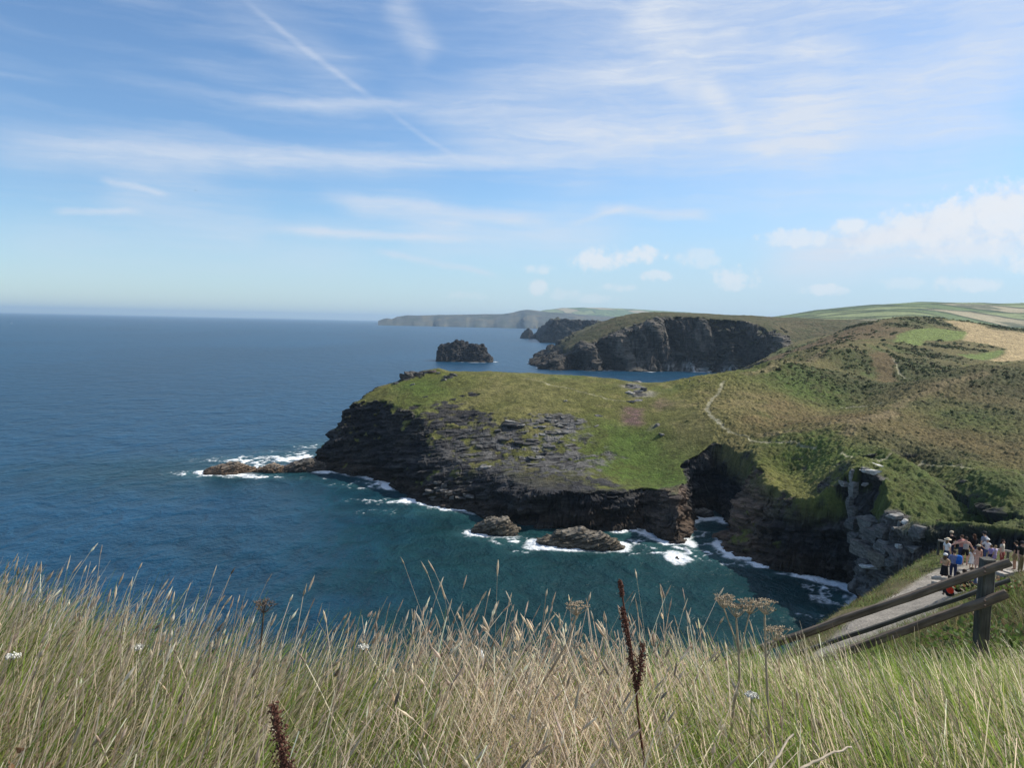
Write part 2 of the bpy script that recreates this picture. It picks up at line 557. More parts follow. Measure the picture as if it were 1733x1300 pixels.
TOPS = [  # pixel, depth: the grassy surface
    (690, 637, 330), (770, 626, 335), (850, 631, 335), (950, 634, 335), (1050, 637, 335), (1090, 650, 326), (1135, 651, 320), (1180, 648, 316), (1222, 639, 318),
    (760, 660, 305), (900, 680, 290), (1050, 690, 285), (1150, 700, 280), (720, 690, 285), (850, 722, 268), (1000, 745, 256), (1100, 770, 248), (1128, 822, 229),
    (1050, 790, 240), (1020, 800, 235), (640, 690, 290), (600, 712, 287), (960, 805, 227), (890, 800, 230.5), (1010, 806, 228), (800, 790, 247), (980, 770, 246), (890, 765, 252),
    (1200, 690, 265), (1240, 735, 240), (1300, 755, 225), (1440, 774, 192), (1733, 805, 170), (1165, 772, 243), (1250, 775, 232), (1320, 762, 222),
    (1260, 628, 330), (1311, 620, 350), (1428, 586, 420), (1480, 597, 430), (1430, 690, 290), (1530, 655, 370), (1660, 622, 430), (1340, 650, 320), (1420, 630, 360),
    (1450, 745, 225), (1560, 668, 290), (1660, 630, 312), (1733, 613, 330), (1600, 720, 240), (1700, 700, 245), (1733, 690, 250), (1500, 720, 240),
    (1600, 780, 200), (1540, 800, 182), (1470, 850, 162), (1490, 900, 150), (1500, 962, 138), (1550, 900, 142), (1600, 880, 140), (1700, 880, 130), (1733, 862, 138), (1640, 930, 118), (1733, 925, 112),
    (1440, 800, 175), (1432, 832, 170), (1560, 572, 560), (1650, 590, 520), (1733, 612, 490), (1733, 562, 700), (1600, 541, 700), (1520, 537, 700), (1440, 552, 680), (1425, 568, 640),
    (1333, 598, 600), (1290, 614, 590), (1310, 608, 700), (1350, 597, 740), (1385, 586, 720), (1420, 572, 800), (1310, 612, 780), (1600, 560, 620), (1500, 560, 600), (1480, 575, 520), (1850, 600, 340), (1850, 800, 180), (1850, 560, 700), (1850, 690, 260), (1850, 870, 135)]
PTS = [tuple(at(*q)) for q in TOPS] + [(20, 400, 22), (90, 420, 18), (60, 345, 31), (-10, 385, 26), (265, 900, 24), (400, 950, 58), (600, 900, 62), (80, 100, 6), (140, 90, 16)]
tops = TPS(PTS)
GULLIES = [([C(1335, 775, 216), C(1350, 850, 200), C(1375, 930, 186)], 9.0, 7.0),
           ([C(1640, 870, 150), C(1740, 900, 140), C(1850, 880, 150)], 9.0, 5.0), ([C(1540, 770, 205), C(1590, 800, 178), C(1640, 870, 150)], 5.0, 4.0),
           ([C(1640, 640, 400), C(1530, 662, 355), C(1430, 700, 290), C(1340, 720, 262), C(1260, 738, 242)], 12.0, 2.6), ([C(1300, 640, 560), C(1330, 610, 600)], 20, 5)]
SPURS = [([C(1285, 790, 224), C(1300, 850, 210)], 7.0, 2.0), ([C(1440, 778, 188), C(1446, 830, 172)], 6.0, 3.5), ([C(1450, 742, 228), C(1520, 700, 262), C(1570, 668, 292), C(1660, 628, 312)], 11.0, 3.2), ([C(1500, 570, 470), C(1425, 590, 420), C(1311, 624, 350)], 8.0, 3.0),
         ([C(690, 640, 326), C(740, 636, 330)], 5.0, 2.0)]


SCARP = [C(1500, 770, 196), C(1560, 795, 178), C(1605, 835, 160), C(1645, 858, 148), C(1733, 866, 139), C(1900, 862, 136)]


def land_top(X, Y):
    z = tops(X, Y)
    for pts, w, dep in GULLIES: z = z - dep * np.exp(-(line_dist(X, Y, pts) / w) ** 2)
    for pts, w, dep in SPURS: z = z + dep * np.exp(-(line_dist(X, Y, pts) / w) ** 2)
    # a bank along the near side of the haven valley
    sd_ = line_dist(X, Y, SCARP) * np.sign(Y - np.interp(X, [p[0] for p in SCARP], [p[1] for p in SCARP]))
    z = z + np.where(sd_ > 0, 2.5 * np.exp(-np.maximum(sd_, 0) / 16), 2.5 - 5.0 * sstep(0, -8, sd_) + 2.5 * sstep(-8, -40, sd_)) * sstep(88, 104, X)
    return z + .5 * fbm(X / 30, Y / 30, None, 3, 3) + .5 * fbm(X / 9, Y / 9, None, 3, 5)


def land_height(X, Y):
    return coast(X, Y, land_top(X, Y), [c for c, k in COAST], [k for c, k in COAST])


def land_hit(px, py, D=None):
    """where the line of sight of a photograph pixel first meets this land"""
    t = np.geomspace(105, 940, 900); v = ray(px, py)
    z, _ = land_height(v[0] / v[1] * t, t)
    k = np.nonzero(z > 60 + v[2] / v[1] * t)[0]
    if len(k): return (float(v[0] / v[1] * t[k[0]]), float(t[k[0]]))
    for dy in range(1, 40):            # just above the skyline: take the skyline itself
        v = ray(px, py + dy); k = np.nonzero(land_height(v[0] / v[1] * t, t)[0] > 60 + v[2] / v[1] * t)[0]
        if len(k): return (float(v[0] / v[1] * t[k[0]]), float(t[k[0]]))
    return C(px, py, D or 300)


def plan_poly(*pts): return [land_hit(*p) for p in pts]


ROCK_FACE = plan_poly((560, 720, 285), (640, 700, 287), (700, 700, 284), (760, 690, 288), (800, 690, 285), (850, 715, 272), (930, 700, 274), (985, 712, 268), (985, 740, 258), (1035, 770, 246), (1000, 792, 238), (1012, 815, 232), (1060, 832, 229), (1140, 845, 223), (1140, 900, 215), (700, 860, 235), (560, 800, 280))
FIELD_GREEN = plan_poly((1512, 580), (1519, 566), (1545, 558), (1579, 556), (1609, 559), (1640, 564), (1630, 576), (1612, 578), (1565, 577), (1559, 587), (1551, 586), (1531, 579))
FIELD_BEIGE = plan_poly((1596, 543), (1621, 543), (1651, 548), (1674, 557), (1733, 564), (1860, 570), (1860, 612), (1733, 610), (1696, 613), (1664, 610), (1699, 600), (1702, 592), (1679, 585), (1625, 576), (1584, 571), (1601, 565), (1636, 561), (1615, 551))
FIELD_STRIP = plan_poly((1618, 600), (1650, 600), (1697, 592), (1700, 600), (1664, 611), (1640, 607))
BROWN_PATCH = plan_poly((1470, 600, 415), (1500, 597, 425), (1520, 625, 395), (1535, 646, 372), (1490, 648, 360), (1480, 620, 385))
H = land_hit
PATHS = [([H(1224, 646), H(1222, 652), H(1217, 662), H(1210, 672), H(1200, 684), H(1197, 692), H(1199, 700), H(1208, 712), H(1222, 724), H(1240, 735)], .62), ([H(1240, 735), H(1262, 742), H(1310, 750), H(1380, 760)], .35),
         ([H(1425, 766), H(1446, 774), H(1500, 777), H(1560, 784), H(1640, 792), H(1733, 806)], .32), ([H(890, 640), H(930, 652), H(960, 658), H(1000, 668), H(1030, 676), H(1070, 681)], .28),
         ([H(1425, 690), H(1470, 688), H(1500, 681)], .5), ([H(1510, 608), H(1517, 618), H(1523, 634), H(1533, 642)], .5)]
TRACKS = [([H(1440, 736), H(1480, 712), H(1520, 690), H(1570, 668), H(1610, 650), H(1660, 632)], 2.2), ([H(1265, 634), H(1311, 622), H(1390, 598), H(1440, 586)], 3.0), ([H(1290, 738), H(1360, 730), H(1440, 716), H(1500, 700)], 2.2)]
SPLATS = [
    (1590, 586, 480, 9, SCRUB, .9), (1625, 590, 480, 8, SCRUB, .9), (1572, 584, 500, 7, SCRUB, .9), (1655, 594, 480, 6, SCRUB, .8),  # pixel, depth, radius in plan, colour, weight: land cover in large patches
    (1080, 790, 242, 20, GREEN, .9), (1000, 740, 258, 14, GREEN, .35), (720, 668, 300, 14, GREEN, .6), (1150, 820, 232, 12, GREEN, .9), (880, 670, 296, 26, (.135, .125, .045), .7),
    (1060, 702, 280, 4.5, HEATHER, .75), (1120, 690, 284, 5, HEATHER, .4), (1085, 668, 308, 4, (.24, .22, .19), .7), (1075, 652, 320, 5, (.24, .22, .19), .6), (1110, 720, 268, 3, (.22, .21, .17), .5),
    (1260, 690, 275, 20, TAN, .5), (1330, 680, 290, 26, TAN, .45), (1300, 735, 245, 16, BROWN, .5), (1400, 720, 262, 18, BROWN, .7), (1350, 700, 275, 12, BROWN, .5),
    (1420, 735, 238, 14, TAN, .5), (1400, 640, 345, 30, SCRUB, .75), (1440, 615, 390, 22, SCRUB, .7), (1340, 645, 330, 22, GREEN, .6), (1380, 670, 300, 16, GREEN, .5), (1500, 640, 372, 20, GREEN, .4),
    (1590, 640, 420, 36, SCRUB, .55), (1560, 625, 430, 30, SCRUB, .85), (1600, 606, 462, 14, SCRUB, .7), (1560, 600, 470, 18, SCRUB, .6),
    (1600, 690, 265, 30, TAN, .35), (1560, 720, 242, 24, BROWN, .35), (1660, 660, 285, 25, BROWN, .4), (1720, 650, 290, 25, SCRUB, .6), (1720, 720, 232, 22, SCRUB, .45), (1650, 720, 235, 15, GREEN, .5), (1500, 740, 225, 14, TAN, .45),
    (1700, 770, 195, 22, BROWN, .35), (1400, 770, 205, 10, GREEN, .6), (1350, 755, 222, 14, GREEN, .7), (1480, 770, 200, 8, GREEN, .5), (1550, 830, 170, 20, GREEN, .6), (1640, 800, 178, 18, GREEN, .5),
    (1560, 780, 205, 14, SCRUB, .6), (1700, 870, 135, 22, SCRUB, .6), (1380, 585, 620, 60, BROWN, .8), (1440, 565, 640, 50, BROWN, .9), (1450, 551, 670, 14, SCRUB, .8), (1330, 600, 600, 50, BROWN, .8), (1530, 552, 640, 14, SCRUB, .6),
    (1590, 549, 640, 10, SCRUB, .7), (1695, 543, 740, 14, SCRUB, .9), (1560, 543, 680, 20, SCRUB, .5), (1250, 775, 234, 8, (.12, .10, .04), .5), (1200, 745, 250, 14, (.13, .115, .045), .5)]


def land_cover(X, Y, Z, slope):
    """albedo of the turf, heath and fields, and the places where gorse and scrub grow"""
    x, y = X.ravel(), Y.ravel()
    n1, n2, n3 = fbm(x / 22, y / 22, None, 4, 51), fbm(x / 6, y / 6, None, 4, 53), fbm(x / 1.6, y / 1.6, None, 3, 57)
    wx, wy = x + 7 * fbm(x / 15, y / 15, None, 4, 61), y + 9 * fbm(x / 15, y / 15, None, 4, 63)
    c = np.tile(np.array(OLIVE, np.float32), (len(x), 1))
    hill = sstep(60, 110, x - .12 * y)
    c = mixc(c, (.112, .094, .038), hill * .75)
    c = mixc(c, GREEN, sstep(.0, .5, n1) * .55)
    c = mixc(c, TAN, sstep(.12, .55, n2 - .3 * n1) * (.34 + .14 * hill))
    gorse = np.zeros(len(x), np.float32)
    for px, py, D, r, col, wt in SPLATS:
        a = land_hit(px, py, D)
        q = np.exp(-(((wx - a[0]) ** 2 + ((wy - a[1]) * .75) ** 2) / (r * r)) ** 1.5)
        q = np.clip(q * (1 + .8 * n2 + .5 * n3), 0, 1) * wt
        if col is SCRUB:
            gorse = np.maximum(gorse, q)
            q = q * .85
        c = mixc(c, col, q)
    gl = sstep(.12, .45, n2 + .35 * n1) * hill
    gorse = np.maximum(gorse, gl * .55)
    c = mixc(c, SCRUB, gl * .45)
    for poly, col, wv in ((BROWN_PATCH, (.115, .078, .038), 4.0), (FIELD_BEIGE, (.33, .255, .135), 2.2), (FIELD_GREEN, (.125, .165, .042), 2.6), (FIELD_STRIP, (.115, .155, .04), 2.2)):
        d = poly_dist(x + wv * n2 * 2, y + wv * n2 * 2, poly)
        k = sstep(-1.5, 2.5, d) * (.75 if poly is BROWN_PATCH else 1)
        c = mixc(c, np.array(col) * 1.0, k)
        gorse = gorse * (1 - k)
    for pts, w in TRACKS:
        c = mixc(c, (.18, .14, .075), sstep(1.6, .3, line_dist(wx * .4 + x * .6, wy * .4 + y * .6, pts) / w) * (.55 + .4 * n2))
    for pts, w in PATHS:
        d = line_dist(x + 1.6 * n2 + .5 * n3, y + 1.6 * n2 + .5 * n3, pts)
        c = mixc(c, (.29, .27, .18), sstep(1.5, .6, d / w) * (.72 + .35 * n3))
        gorse = gorse * sstep(1, 3, d / w)
    c = c * (1 + .42 * n3 + .20 * n2)[:, None]
    return np.clip(c, .004, 1), gorse


def rock_cover(x, y, z, seed=71):
    n1, n2 = fbm(x / 7, y / 7, z / 5, 4, seed), fbm(x / 1.4, y / 1.4, z / .7, 3, seed + 4)
    c = np.tile(np.array(SLATE, np.float32), (len(x), 1))
    c = mixc(c, (.060, .055, .048), sstep(-.1, .5, n1) * .6)
    c = mixc(c, (.016, .016, .019), sstep(.05, .5, -n1 + .3 * n2) * .6)
    c = mixc(c, TIDE_SHADE, sstep(6.5, 3.0, z + 2.5 * n1) * .85)  # cliff foot: tidal brown, with the lower cliff's shade darkened into the colour
    c = mixc(c, (.035, .032, .028), sstep(1.6, .4, z + .6 * n1) * .85)
    return c * (1 + .35 * n2)[:, None]


def build_land():
    D = depths((96, 150, .55, .40), (150, 205, .34, .32), (205, 300, .34, .40), (300, 372, .45, .7), (372, 700, .8, 2.0), (700, 960, 2.0, 4.0))
    X, Y = polar(500, 1860, 1.25, D)
    Z, d = land_height(X, Y)
    n = normals(X, Y, Z)
    slope = np.sqrt(np.maximum(0, 1 - n[..., 2] ** 2)) / np.maximum(n[..., 2], .05)
    x, y, z = X.ravel(), Y.ravel(), Z.ravel()
    nz = fbm(x / 7, y / 7, z / 4, 4, 41).reshape(X.shape)
    nf = fbm(x / 2.2, y / 2.2, z / 1.5, 3, 43).reshape(X.shape)
    rock = sstep(.74, 1.02, slope + .45 * nz + .25 * nf)
    face = sstep(-3, 4, poly_dist(X, Y, ROCK_FACE) + 10 * nz + 6 * nf)
    rock = np.maximum(rock, face * sstep(-.32, .22, nf + nz + .25 - .8 * sstep(24, 30, Z)))
    # right of the cove the steep ground is overgrown
    green_r = np.maximum(sstep(150, 166, Y + 1.2 * (X - 75)) * sstep(66, 72, X) * sstep(9, 18, Z), sstep(86, 96, X) * sstep(4, 8, Z))
    rock = rock * (1 - .97 * green_r * sstep(.5, -.3, nz * 2 + nf))
    ax, ay, _ = at(1470, 900, 152)
    crag = np.exp(-((X - ax) / 9) ** 2 - ((Y - ay) / 17) ** 2)
    rock = np.maximum(rock, sstep(.35, .6, crag + .35 * nz + .2 * nf))
    for px, py, D0, r in ((690, 634, 329, 5), (715, 632, 332, 5), (758, 640, 326, 3.5), (1075, 655, 318, 5), (1082, 668, 306, 4), (870, 720, 270, 8), (965, 715, 268, 8), (800, 668, 300, 3), (1480, 810, 182, 4), (1462, 800, 185, 3), (740, 686, 290, 2.2), (752, 682, 290, 2.2), (766, 677, 292, 2.0), (782, 671, 296, 1.8), (797, 665, 300, 1.6), (720, 672, 296, 1.8), (700, 690, 288, 3)):
        a = land_hit(px, py, D0)
        rock = np.maximum(rock, sstep(.5, .8, np.exp(-((X - a[0]) ** 2 + (Y - a[1]) ** 2) / r ** 2) + .4 * nf))
    low = sstep(16, 10, Z) * sstep(60, 50, X) * sstep(250, 236, Y)
    lip = poly_dist(X, Y, plan_poly((1005, 826, 235), (990, 800, 238), (1040, 770, 245), (1100, 740, 258), (1165, 770, 243), (1165, 838, 225), (1100, 832, 227)))
    rock = np.maximum(rock, low * sstep(1, -3, lip + 2 * nf))
    rock = np.maximum(rock, sstep(2.6, 1.4, Z))
    for pts, w in PATHS: rock = rock * sstep(.8, 2.0, line_dist(X, Y, pts) / w)
    B = (.6 * blocks(x, y, z, 2.6, seed=6) + .6 * blocks(x, y, z, 1.3, seed=1)).reshape(X.shape)
    B2 = blocks(x, y, z, .62, seed=2).reshape(X.shape)
    big = fbm(x / 11, y / 11, z / 9, 3, 45).reshape(X.shape)
    # long slate beds standing out like shelves, hollows between them
    sb = z - .16 * x + .10 * y + 1.2 * fbm(x / 13, y / 13, z / 13, 3, 47)
    shelf = fbm(sb / 1.7, (x + .5 * y) / 11, (y - .5 * x) / 15, 3, 49).reshape(X.shape)
    shelf = np.sign(shelf) * np.abs(shelf) ** .6
    amp = rock * lerp(.55, 1.0, sstep(.5, 1.4, slope))
    disp = amp * (1.8 * B + .45 * B2 + 1.5 * big + 1.5 * shelf)
    cc, gorse = land_cover(X, Y, Z, slope)
    gorse = gorse.reshape(X.shape) * (1 - rock)
    far = sstep(420, 700, Y)
    tuss = fbm(x / .9, y / .9, None, 3, 81).reshape(X.shape)
    hump = np.abs(fbm(x / 3.1, y / 3.1, None, 3, 83)).reshape(X.shape)
    veg = (1 - rock) * (.17 * tuss + .05 * hump * lerp(.5, 3, far)) + gorse * (.20 * hump + .25 * tuss + .2) * .8 + green_r * (1 - rock) * (.6 * hump + .4 * tuss)
    for pts, w in PATHS: veg = veg * sstep(.5, 2.2, line_dist(X, Y, pts) / w)
    nn = n.copy(); nn[..., 2] = lerp(nn[..., 2], nn[..., 2] * .35, rock)
    P = np.stack([X, Y, Z], -1) + nn * disp[..., None]
    P[..., 2] += veg
    rc = rock_cover(P[..., 0].ravel(), P[..., 1].ravel(), P[..., 2].ravel())
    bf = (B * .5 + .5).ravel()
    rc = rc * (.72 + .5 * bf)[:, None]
    rc = mixc(rc, PALE, (sstep(.3, .7, crag) * .55).ravel() * (.4 + .6 * bf))
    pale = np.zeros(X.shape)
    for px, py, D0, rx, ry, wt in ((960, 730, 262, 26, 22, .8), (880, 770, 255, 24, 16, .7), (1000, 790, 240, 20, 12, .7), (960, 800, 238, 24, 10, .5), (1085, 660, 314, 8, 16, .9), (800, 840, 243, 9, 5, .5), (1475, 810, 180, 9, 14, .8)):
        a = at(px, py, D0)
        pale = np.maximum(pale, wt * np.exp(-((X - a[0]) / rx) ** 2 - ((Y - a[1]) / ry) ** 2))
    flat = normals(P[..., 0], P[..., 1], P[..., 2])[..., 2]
    pale = pale * sstep(-.45, .35, nf + .6 * B) * lerp(.30, 1.0, sstep(.35, .75, flat))   # lichen plus painted sunlight: bed tops paler, steep sides darker
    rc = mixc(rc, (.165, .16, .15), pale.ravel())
    for px, py, D0, r in ((1312, 868, 212, 9), (1250, 925, 203, 13), (1290, 905, 205, 10), (1135, 905, 214, 7)):
        a = at(px, py, D0)
        rc = mixc(rc, (.15, .105, .075), (.8 * np.exp(-((X - a[0]) ** 2 + (Y - a[1]) ** 2) / r ** 2) * (1 + .8 * nf)).ravel())
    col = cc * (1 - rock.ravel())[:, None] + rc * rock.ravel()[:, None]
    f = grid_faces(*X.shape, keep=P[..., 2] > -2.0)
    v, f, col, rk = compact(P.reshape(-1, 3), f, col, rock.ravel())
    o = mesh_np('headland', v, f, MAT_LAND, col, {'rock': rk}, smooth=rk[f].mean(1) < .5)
    tag(o, kind='structure')
    return X, Y, P[..., 2], gorse, d


LX, LY, LZ, LGORSE, LD = build_land()


def land_point(px, py, D):
    a = at(px, py, D)
    return float(a[0]), float(a[1]), float(land_height(np.array([a[0]]), np.array([a[1]]))[0][0])


# --- the second headland, a kilometre off, across the bay
COAST2 = [(C(903, 612), 1.3), (C(912, 620), 1.5), (C(938, 626), 1.8), (C(960, 625), 2.2), (C(1000, 628), 2.4), (C(1040, 627), 2.0), (C(1100, 629), 2.6), (C(1150, 628), 2.0), (C(1185, 630), 1.7), (C(1250, 633), 1.4),
          (C(1330, 636), 1.4), (C(1450, 640), 1.4), ((700, 900), 1), ((1100, 1100), 1), ((1100, 2000), 1), ((300, 2000), 1.2), ((120, 1500), 1.2), ((60, 1300), 1.2), ((34, 1230), 1.2)]
TOPS2 = [(920, 603, 1180), (960, 582, 1090), (1000, 556, 1130), (1040, 538, 1150), (1100, 533, 1090), (1200, 538, 1080), (1300, 542, 1080), (1420, 546, 1060), (1065, 556, 1006), (1022, 572, 998), (980, 590, 998),
         (1110, 542, 1004), (1180, 543, 1006), (1260, 546, 1004), (1320, 556, 996), (1345, 578, 980), (1390, 590, 960), (1390, 560, 1020), (1430, 566, 1010), (1300, 545, 1300), (1100, 536, 1400), (1500, 545, 1200), (1700, 545, 1250)]
tops2 = TPS([tuple(at(*q)) for q in TOPS2] + [(100, 1700, 62), (400, 1900, 66), (800, 1900, 66)])


def build_second_headland():
    D = depths((925, 1090, 1.0, 1.3), (1090, 1500, 1.8, 8.0), (1500, 1900, 8, 20))
    X, Y = polar(890, 1560, 1.3, D)
    top = tops2(X, Y) + 3 * fbm(X / 60, Y / 60, None, 3, 103)
    Z, d = coast(X, Y, top, [c for c, k in COAST2], [k for c, k in COAST2], 16, 8, 4)
    n = normals(X, Y, Z)
    slope = np.sqrt(np.maximum(0, 1 - n[..., 2] ** 2)) / np.maximum(n[..., 2], .05)
    x, y, z = X.ravel(), Y.ravel(), Z.ravel()
    nz = fbm(x / 22, y / 22, z / 14, 4, 105).reshape(X.shape)
    nf = fbm(x / 6, y / 6, z / 4, 3, 107).reshape(X.shape)
    rock = sstep(.78, 1.05, slope + .5 * nz + .3 * nf)
    # ribs and gullies run down the cliff
    rock = np.maximum(rock, sstep(44, 24, d + 16 * nz) * sstep(320, 200, X))
    rib = fbm(x / 26 + .012 * z, y / 60, z / 160, 5, 109, .55).reshape(X.shape)
    B = blocks(x, y, z, 4.2, (-.25, .1), seed=11).reshape(X.shape)
    disp = rock * (24 * rib + 2.4 * B + 3 * nf)
    nn = n.copy(); nn[..., 2] *= lerp(1, .3, rock)
    P = np.stack([X, Y, Z], -1) + nn * disp[..., None]
    P[..., 2] += (1 - rock) * (1.2 * np.abs(nf) + .6 * fbm(x / 3, y / 3, None, 2, 111).reshape(X.shape))
    c = np.tile(np.array((.070, .068, .030), np.float32), (x.size, 1))
    c = mixc(c, (.105, .085, .045), sstep(-.2, .4, nz.ravel()) * .7)
    c = mixc(c, SCRUB, sstep(.0, .5, nf.ravel()) * .7)
    rc = rock_cover(x, y, z * .6 + 2, 113)
    rc = mixc(rc, (.060, .052, .042), np.full(x.size, .6)); rc = mixc(rc, (.125, .112, .093), (sstep(-.05, .4, rib + .3 * nf) * .8 * sstep(60, 170, X)).ravel())
    for px, D0, r in ((1200, 985, 34), (1150, 985, 18)):
        a = at(px, 620, D0)
        fall = np.exp(-((X - a[0]) / r) ** 2) * sstep(16, 4, Z + 7 * nz) * sstep(-.35, .35, nf)
        rc = mixc(rc, (.48, .46, .43), fall.ravel() * 1.2)
    r = rock.ravel()[:, None]
    col = np.clip(c * (1 - r) + rc * r, .004, 1)
    f = grid_faces(*X.shape, keep=P[..., 2] > -2.0)
    v, f, col, rk = compact(P.reshape(-1, 3), f, col, rock.ravel())
    tag(mesh_np('distant_headland', v, f, MAT_LAND_FAR, col, {'rock': rk}, smooth=rk[f].mean(1) < .5), kind='structure')


MAT_LAND_FAR = land_material("headland_land", 3.0)
build_second_headland()


def ridge_land(name, sil, D, front, back, seed, kind='structure', rockiness=.5, colour=None, nv=60, dpx=1.0, mat=None, dip=None, front_pow=.6, rough=.06, skew=0.0, fields=False):
    """land whose skyline follows sil [(pixel x, pixel y)] at depth D, rising from the sea over `front` metres and running `back` metres inland"""
    sil = np.array(sil, float)
    px = np.arange(sil[0, 0], sil[-1, 0] + dpx * .5, dpx); py = np.interp(px, sil[:, 0], sil[:, 1])
    crest = np.array([at(a, b, D) for a, b in zip(px, py)])
    h = np.maximum(crest[:, 2], 0.5)
    v = np.r_[np.linspace(-1, 0, nv), np.linspace(0, 1, nv // 2)[1:]]
    V, Xc = np.meshgrid(v, crest[:, 0], indexing='ij'); H = np.broadcast_to(h, V.shape)
    size = max(front * .35, h.max() * .5)
    Yw = np.where(V < 0, D + V * front * (1 + .35 * fbm(Xc / size, V * 0, None, 3, seed)), D + V * back) + skew * (Xc - Xc.mean())
    prof = np.where(V < 0, np.maximum(1 - np.abs(V) ** (1 / front_pow), 0) ** 1.0, 1 - .5 * np.abs(V) ** 2) if back > front else np.maximum(1 - np.abs(V) ** (1 / front_pow), 0)
    X = Xc * (Yw / D) if back > 1500 else Xc
    n1 = fbm(X / (size * .5), Yw / (size * .5), H * prof / (size * .3), 5, seed + 1)
    Z = -3 + (H + 3) * prof * (1 + rough * 4 * n1 * np.minimum(1, (np.abs(V)) * 4)) + rough * h.max() * .25 * n1
    n = normals(X, Yw, Z); slope = np.sqrt(np.maximum(0, 1 - n[..., 2] ** 2)) / np.maximum(n[..., 2], .05)
    rock = sstep(.55, 1.0, slope * (1 + rockiness) + .4 * n1 + rockiness - .5) if rockiness > 0 else np.zeros_like(Z)
    x, y, z = X.ravel(), Yw.ravel(), Z.ravel()
    L = max(h.max() * .07, .8)
    B = blocks(x, y, z, L, (-.2, .1), seed + 2).reshape(Z.shape)
    P = np.stack([X, Yw, Z], -1) + n * (rock * (B * L * .55 + n1 * L * 1.2))[..., None]
    base = np.array(colour or (.09, .09, .04), np.float32)
    c = np.tile(base, (x.size, 1)); m_ = n1.ravel()
    if fields:
        gx, gy = (x * .9 + y * .35) / 230 + .5 * fbm(x / 600, y / 600, None, 2, 5), (y - .25 * x) / 330 + .4 * fbm(x / 500, y / 500, None, 2, 9)
        ix, iy = np.floor(gx + .5 * (np.floor(gy) % 2)).astype(np.int64), np.floor(gy).astype(np.int64)
        r = hash3(ix, iy, ix * 0, 77) * .5 + .5
        c = np.tile(np.array((.15, .20, .07), np.float32), (x.size, 1))
        c = mixc(c, (.20, .235, .10), (r > .35) * 1.0); c = mixc(c, (.33, .28, .18), (r > .62) * .9); c = mixc(c, (.11, .155, .055), (r > .78) * 1.0)
        fx, fy = (gx + .5 * (np.floor(gy) % 2)) % 1, gy % 1
        hed = np.maximum(sstep(.06, .02, np.minimum(fx, 1 - fx)), sstep(.045, .015, np.minimum(fy, 1 - fy)))
        hed = np.maximum(hed, sstep(.25, .5, fbm(x / 160, y / 160, None, 4, 13)) * .8)
        c = mixc(c, (.035, .055, .022), hed)
        P[..., 2] += hed.reshape(Z.shape) * 3.0
    else:
        c = mixc(c, (.15, .125, .07), sstep(0, .5, m_) * .6); c = mixc(c, SCRUB, sstep(0, .5, -m_) * .6)
    rc = rock_cover(x, y, z + 3, seed + 5) * .9
    r = rock.ravel()[:, None]
    col = np.clip(c * (1 - r) + rc * r, .004, 1)
    o = mesh_np(name, P.reshape(-1, 3), grid_faces(*Z.shape), mat or MAT_LAND_FAR, col, {'rock': rock.ravel()})
    if kind == 'structure': tag(o, kind='structure')
    return o


o = ridge_land('sea_stack', [(739, 612), (741, 604), (742, 588), (750, 583), (763, 581), (772, 577), (782, 578), (792, 585), (797, 581), (808, 583), (818, 586), (824, 594), (831, 604), (834, 612)], 1125, 30, 34, 201, 'thing', 1.4, (.07, .068, .035), 70, .5, front_pow=.42, rough=.045)
tag(o, 'dark flat-topped rock island alone in the open sea off the second headland', 'sea stack')
o = ridge_land('sea_stack', [(880, 574), (882, 567), (887, 561), (892, 556), (895, 556), (899, 560), (904, 567), (907, 574)], 2890, 40, 44, 203, 'thing', 1.4, (.07, .068, .04), 40, .5, front_pow=.5, rough=.08)
tag(o, 'small pointed bluish sea stack beside the hazy cliff', 'sea stack')
o = ridge_land('sea_stack', [(909, 560), (911, 556), (913, 554), (916, 557), (918, 561)], 3300, 18, 20, 205, 'thing', 1.4, (.07, .068, .04), 24, .4, front_pow=.5)
tag(o, 'tiny needle of rock between the pointed stack and hazy cliff', 'sea stack')
ridge_land('distant_cliff', [(914, 579), (917, 568), (923, 558), (930, 549), (938, 541), (955, 541), (975, 542), (1000, 543), (1040, 545), (1100, 548), (1200, 550)], 2345, 60, 900, 207, rockiness=1.0, colour=(.10, .11, .045), dpx=.6, front_pow=.45, rough=.03)
ridge_land('distant_coast', [(640, 543.5), (648, 540), (655, 538.5), (664, 540), (672, 536), (690, 533.5), (705, 534), (740, 533), (800, 532), (850, 531.5), (868, 529), (880, 525.5), (893, 524), (908, 525.5), (925, 528), (960, 530), (1000, 534), (1100, 538), (1250, 541)], 8600, 700, 2500, 209, rockiness=.2, colour=(.070, .075, .068), nv=40, mat=MAT_FAR, front_pow=.6, rough=.03)
ridge_land('inland_hill', [(870, 545), (895, 531), (920, 525), (950, 521.5), (980, 520.5), (1020, 521), (1070, 523), (1120, 526), (1180, 529.5), (1230, 533), (1280, 536), (1350, 540)], 10500, 1800, 2500, 211, rockiness=0, nv=80, mat=MAT_FAR, front_pow=.9, rough=.015, fields=True)
ridge_land('field_hill', [(1240, 545), (1290, 539), (1335, 533), (1380, 526), (1430, 521), (1480, 516), (1520, 513.5), (1560, 512), (1610, 512), (1660, 513.5), (1700, 513.5), (1750, 512.5), (1850, 511), (2000, 512)], 2900, 1900, 2500, 213, rockiness=0, nv=260, mat=MAT_FAR, front_pow=.9, rough=.015, fields=True)

# ---------------------------------------------------------------- rocks in the sea
MAT_ROCK = land_material("sea_rock_slate", .5)


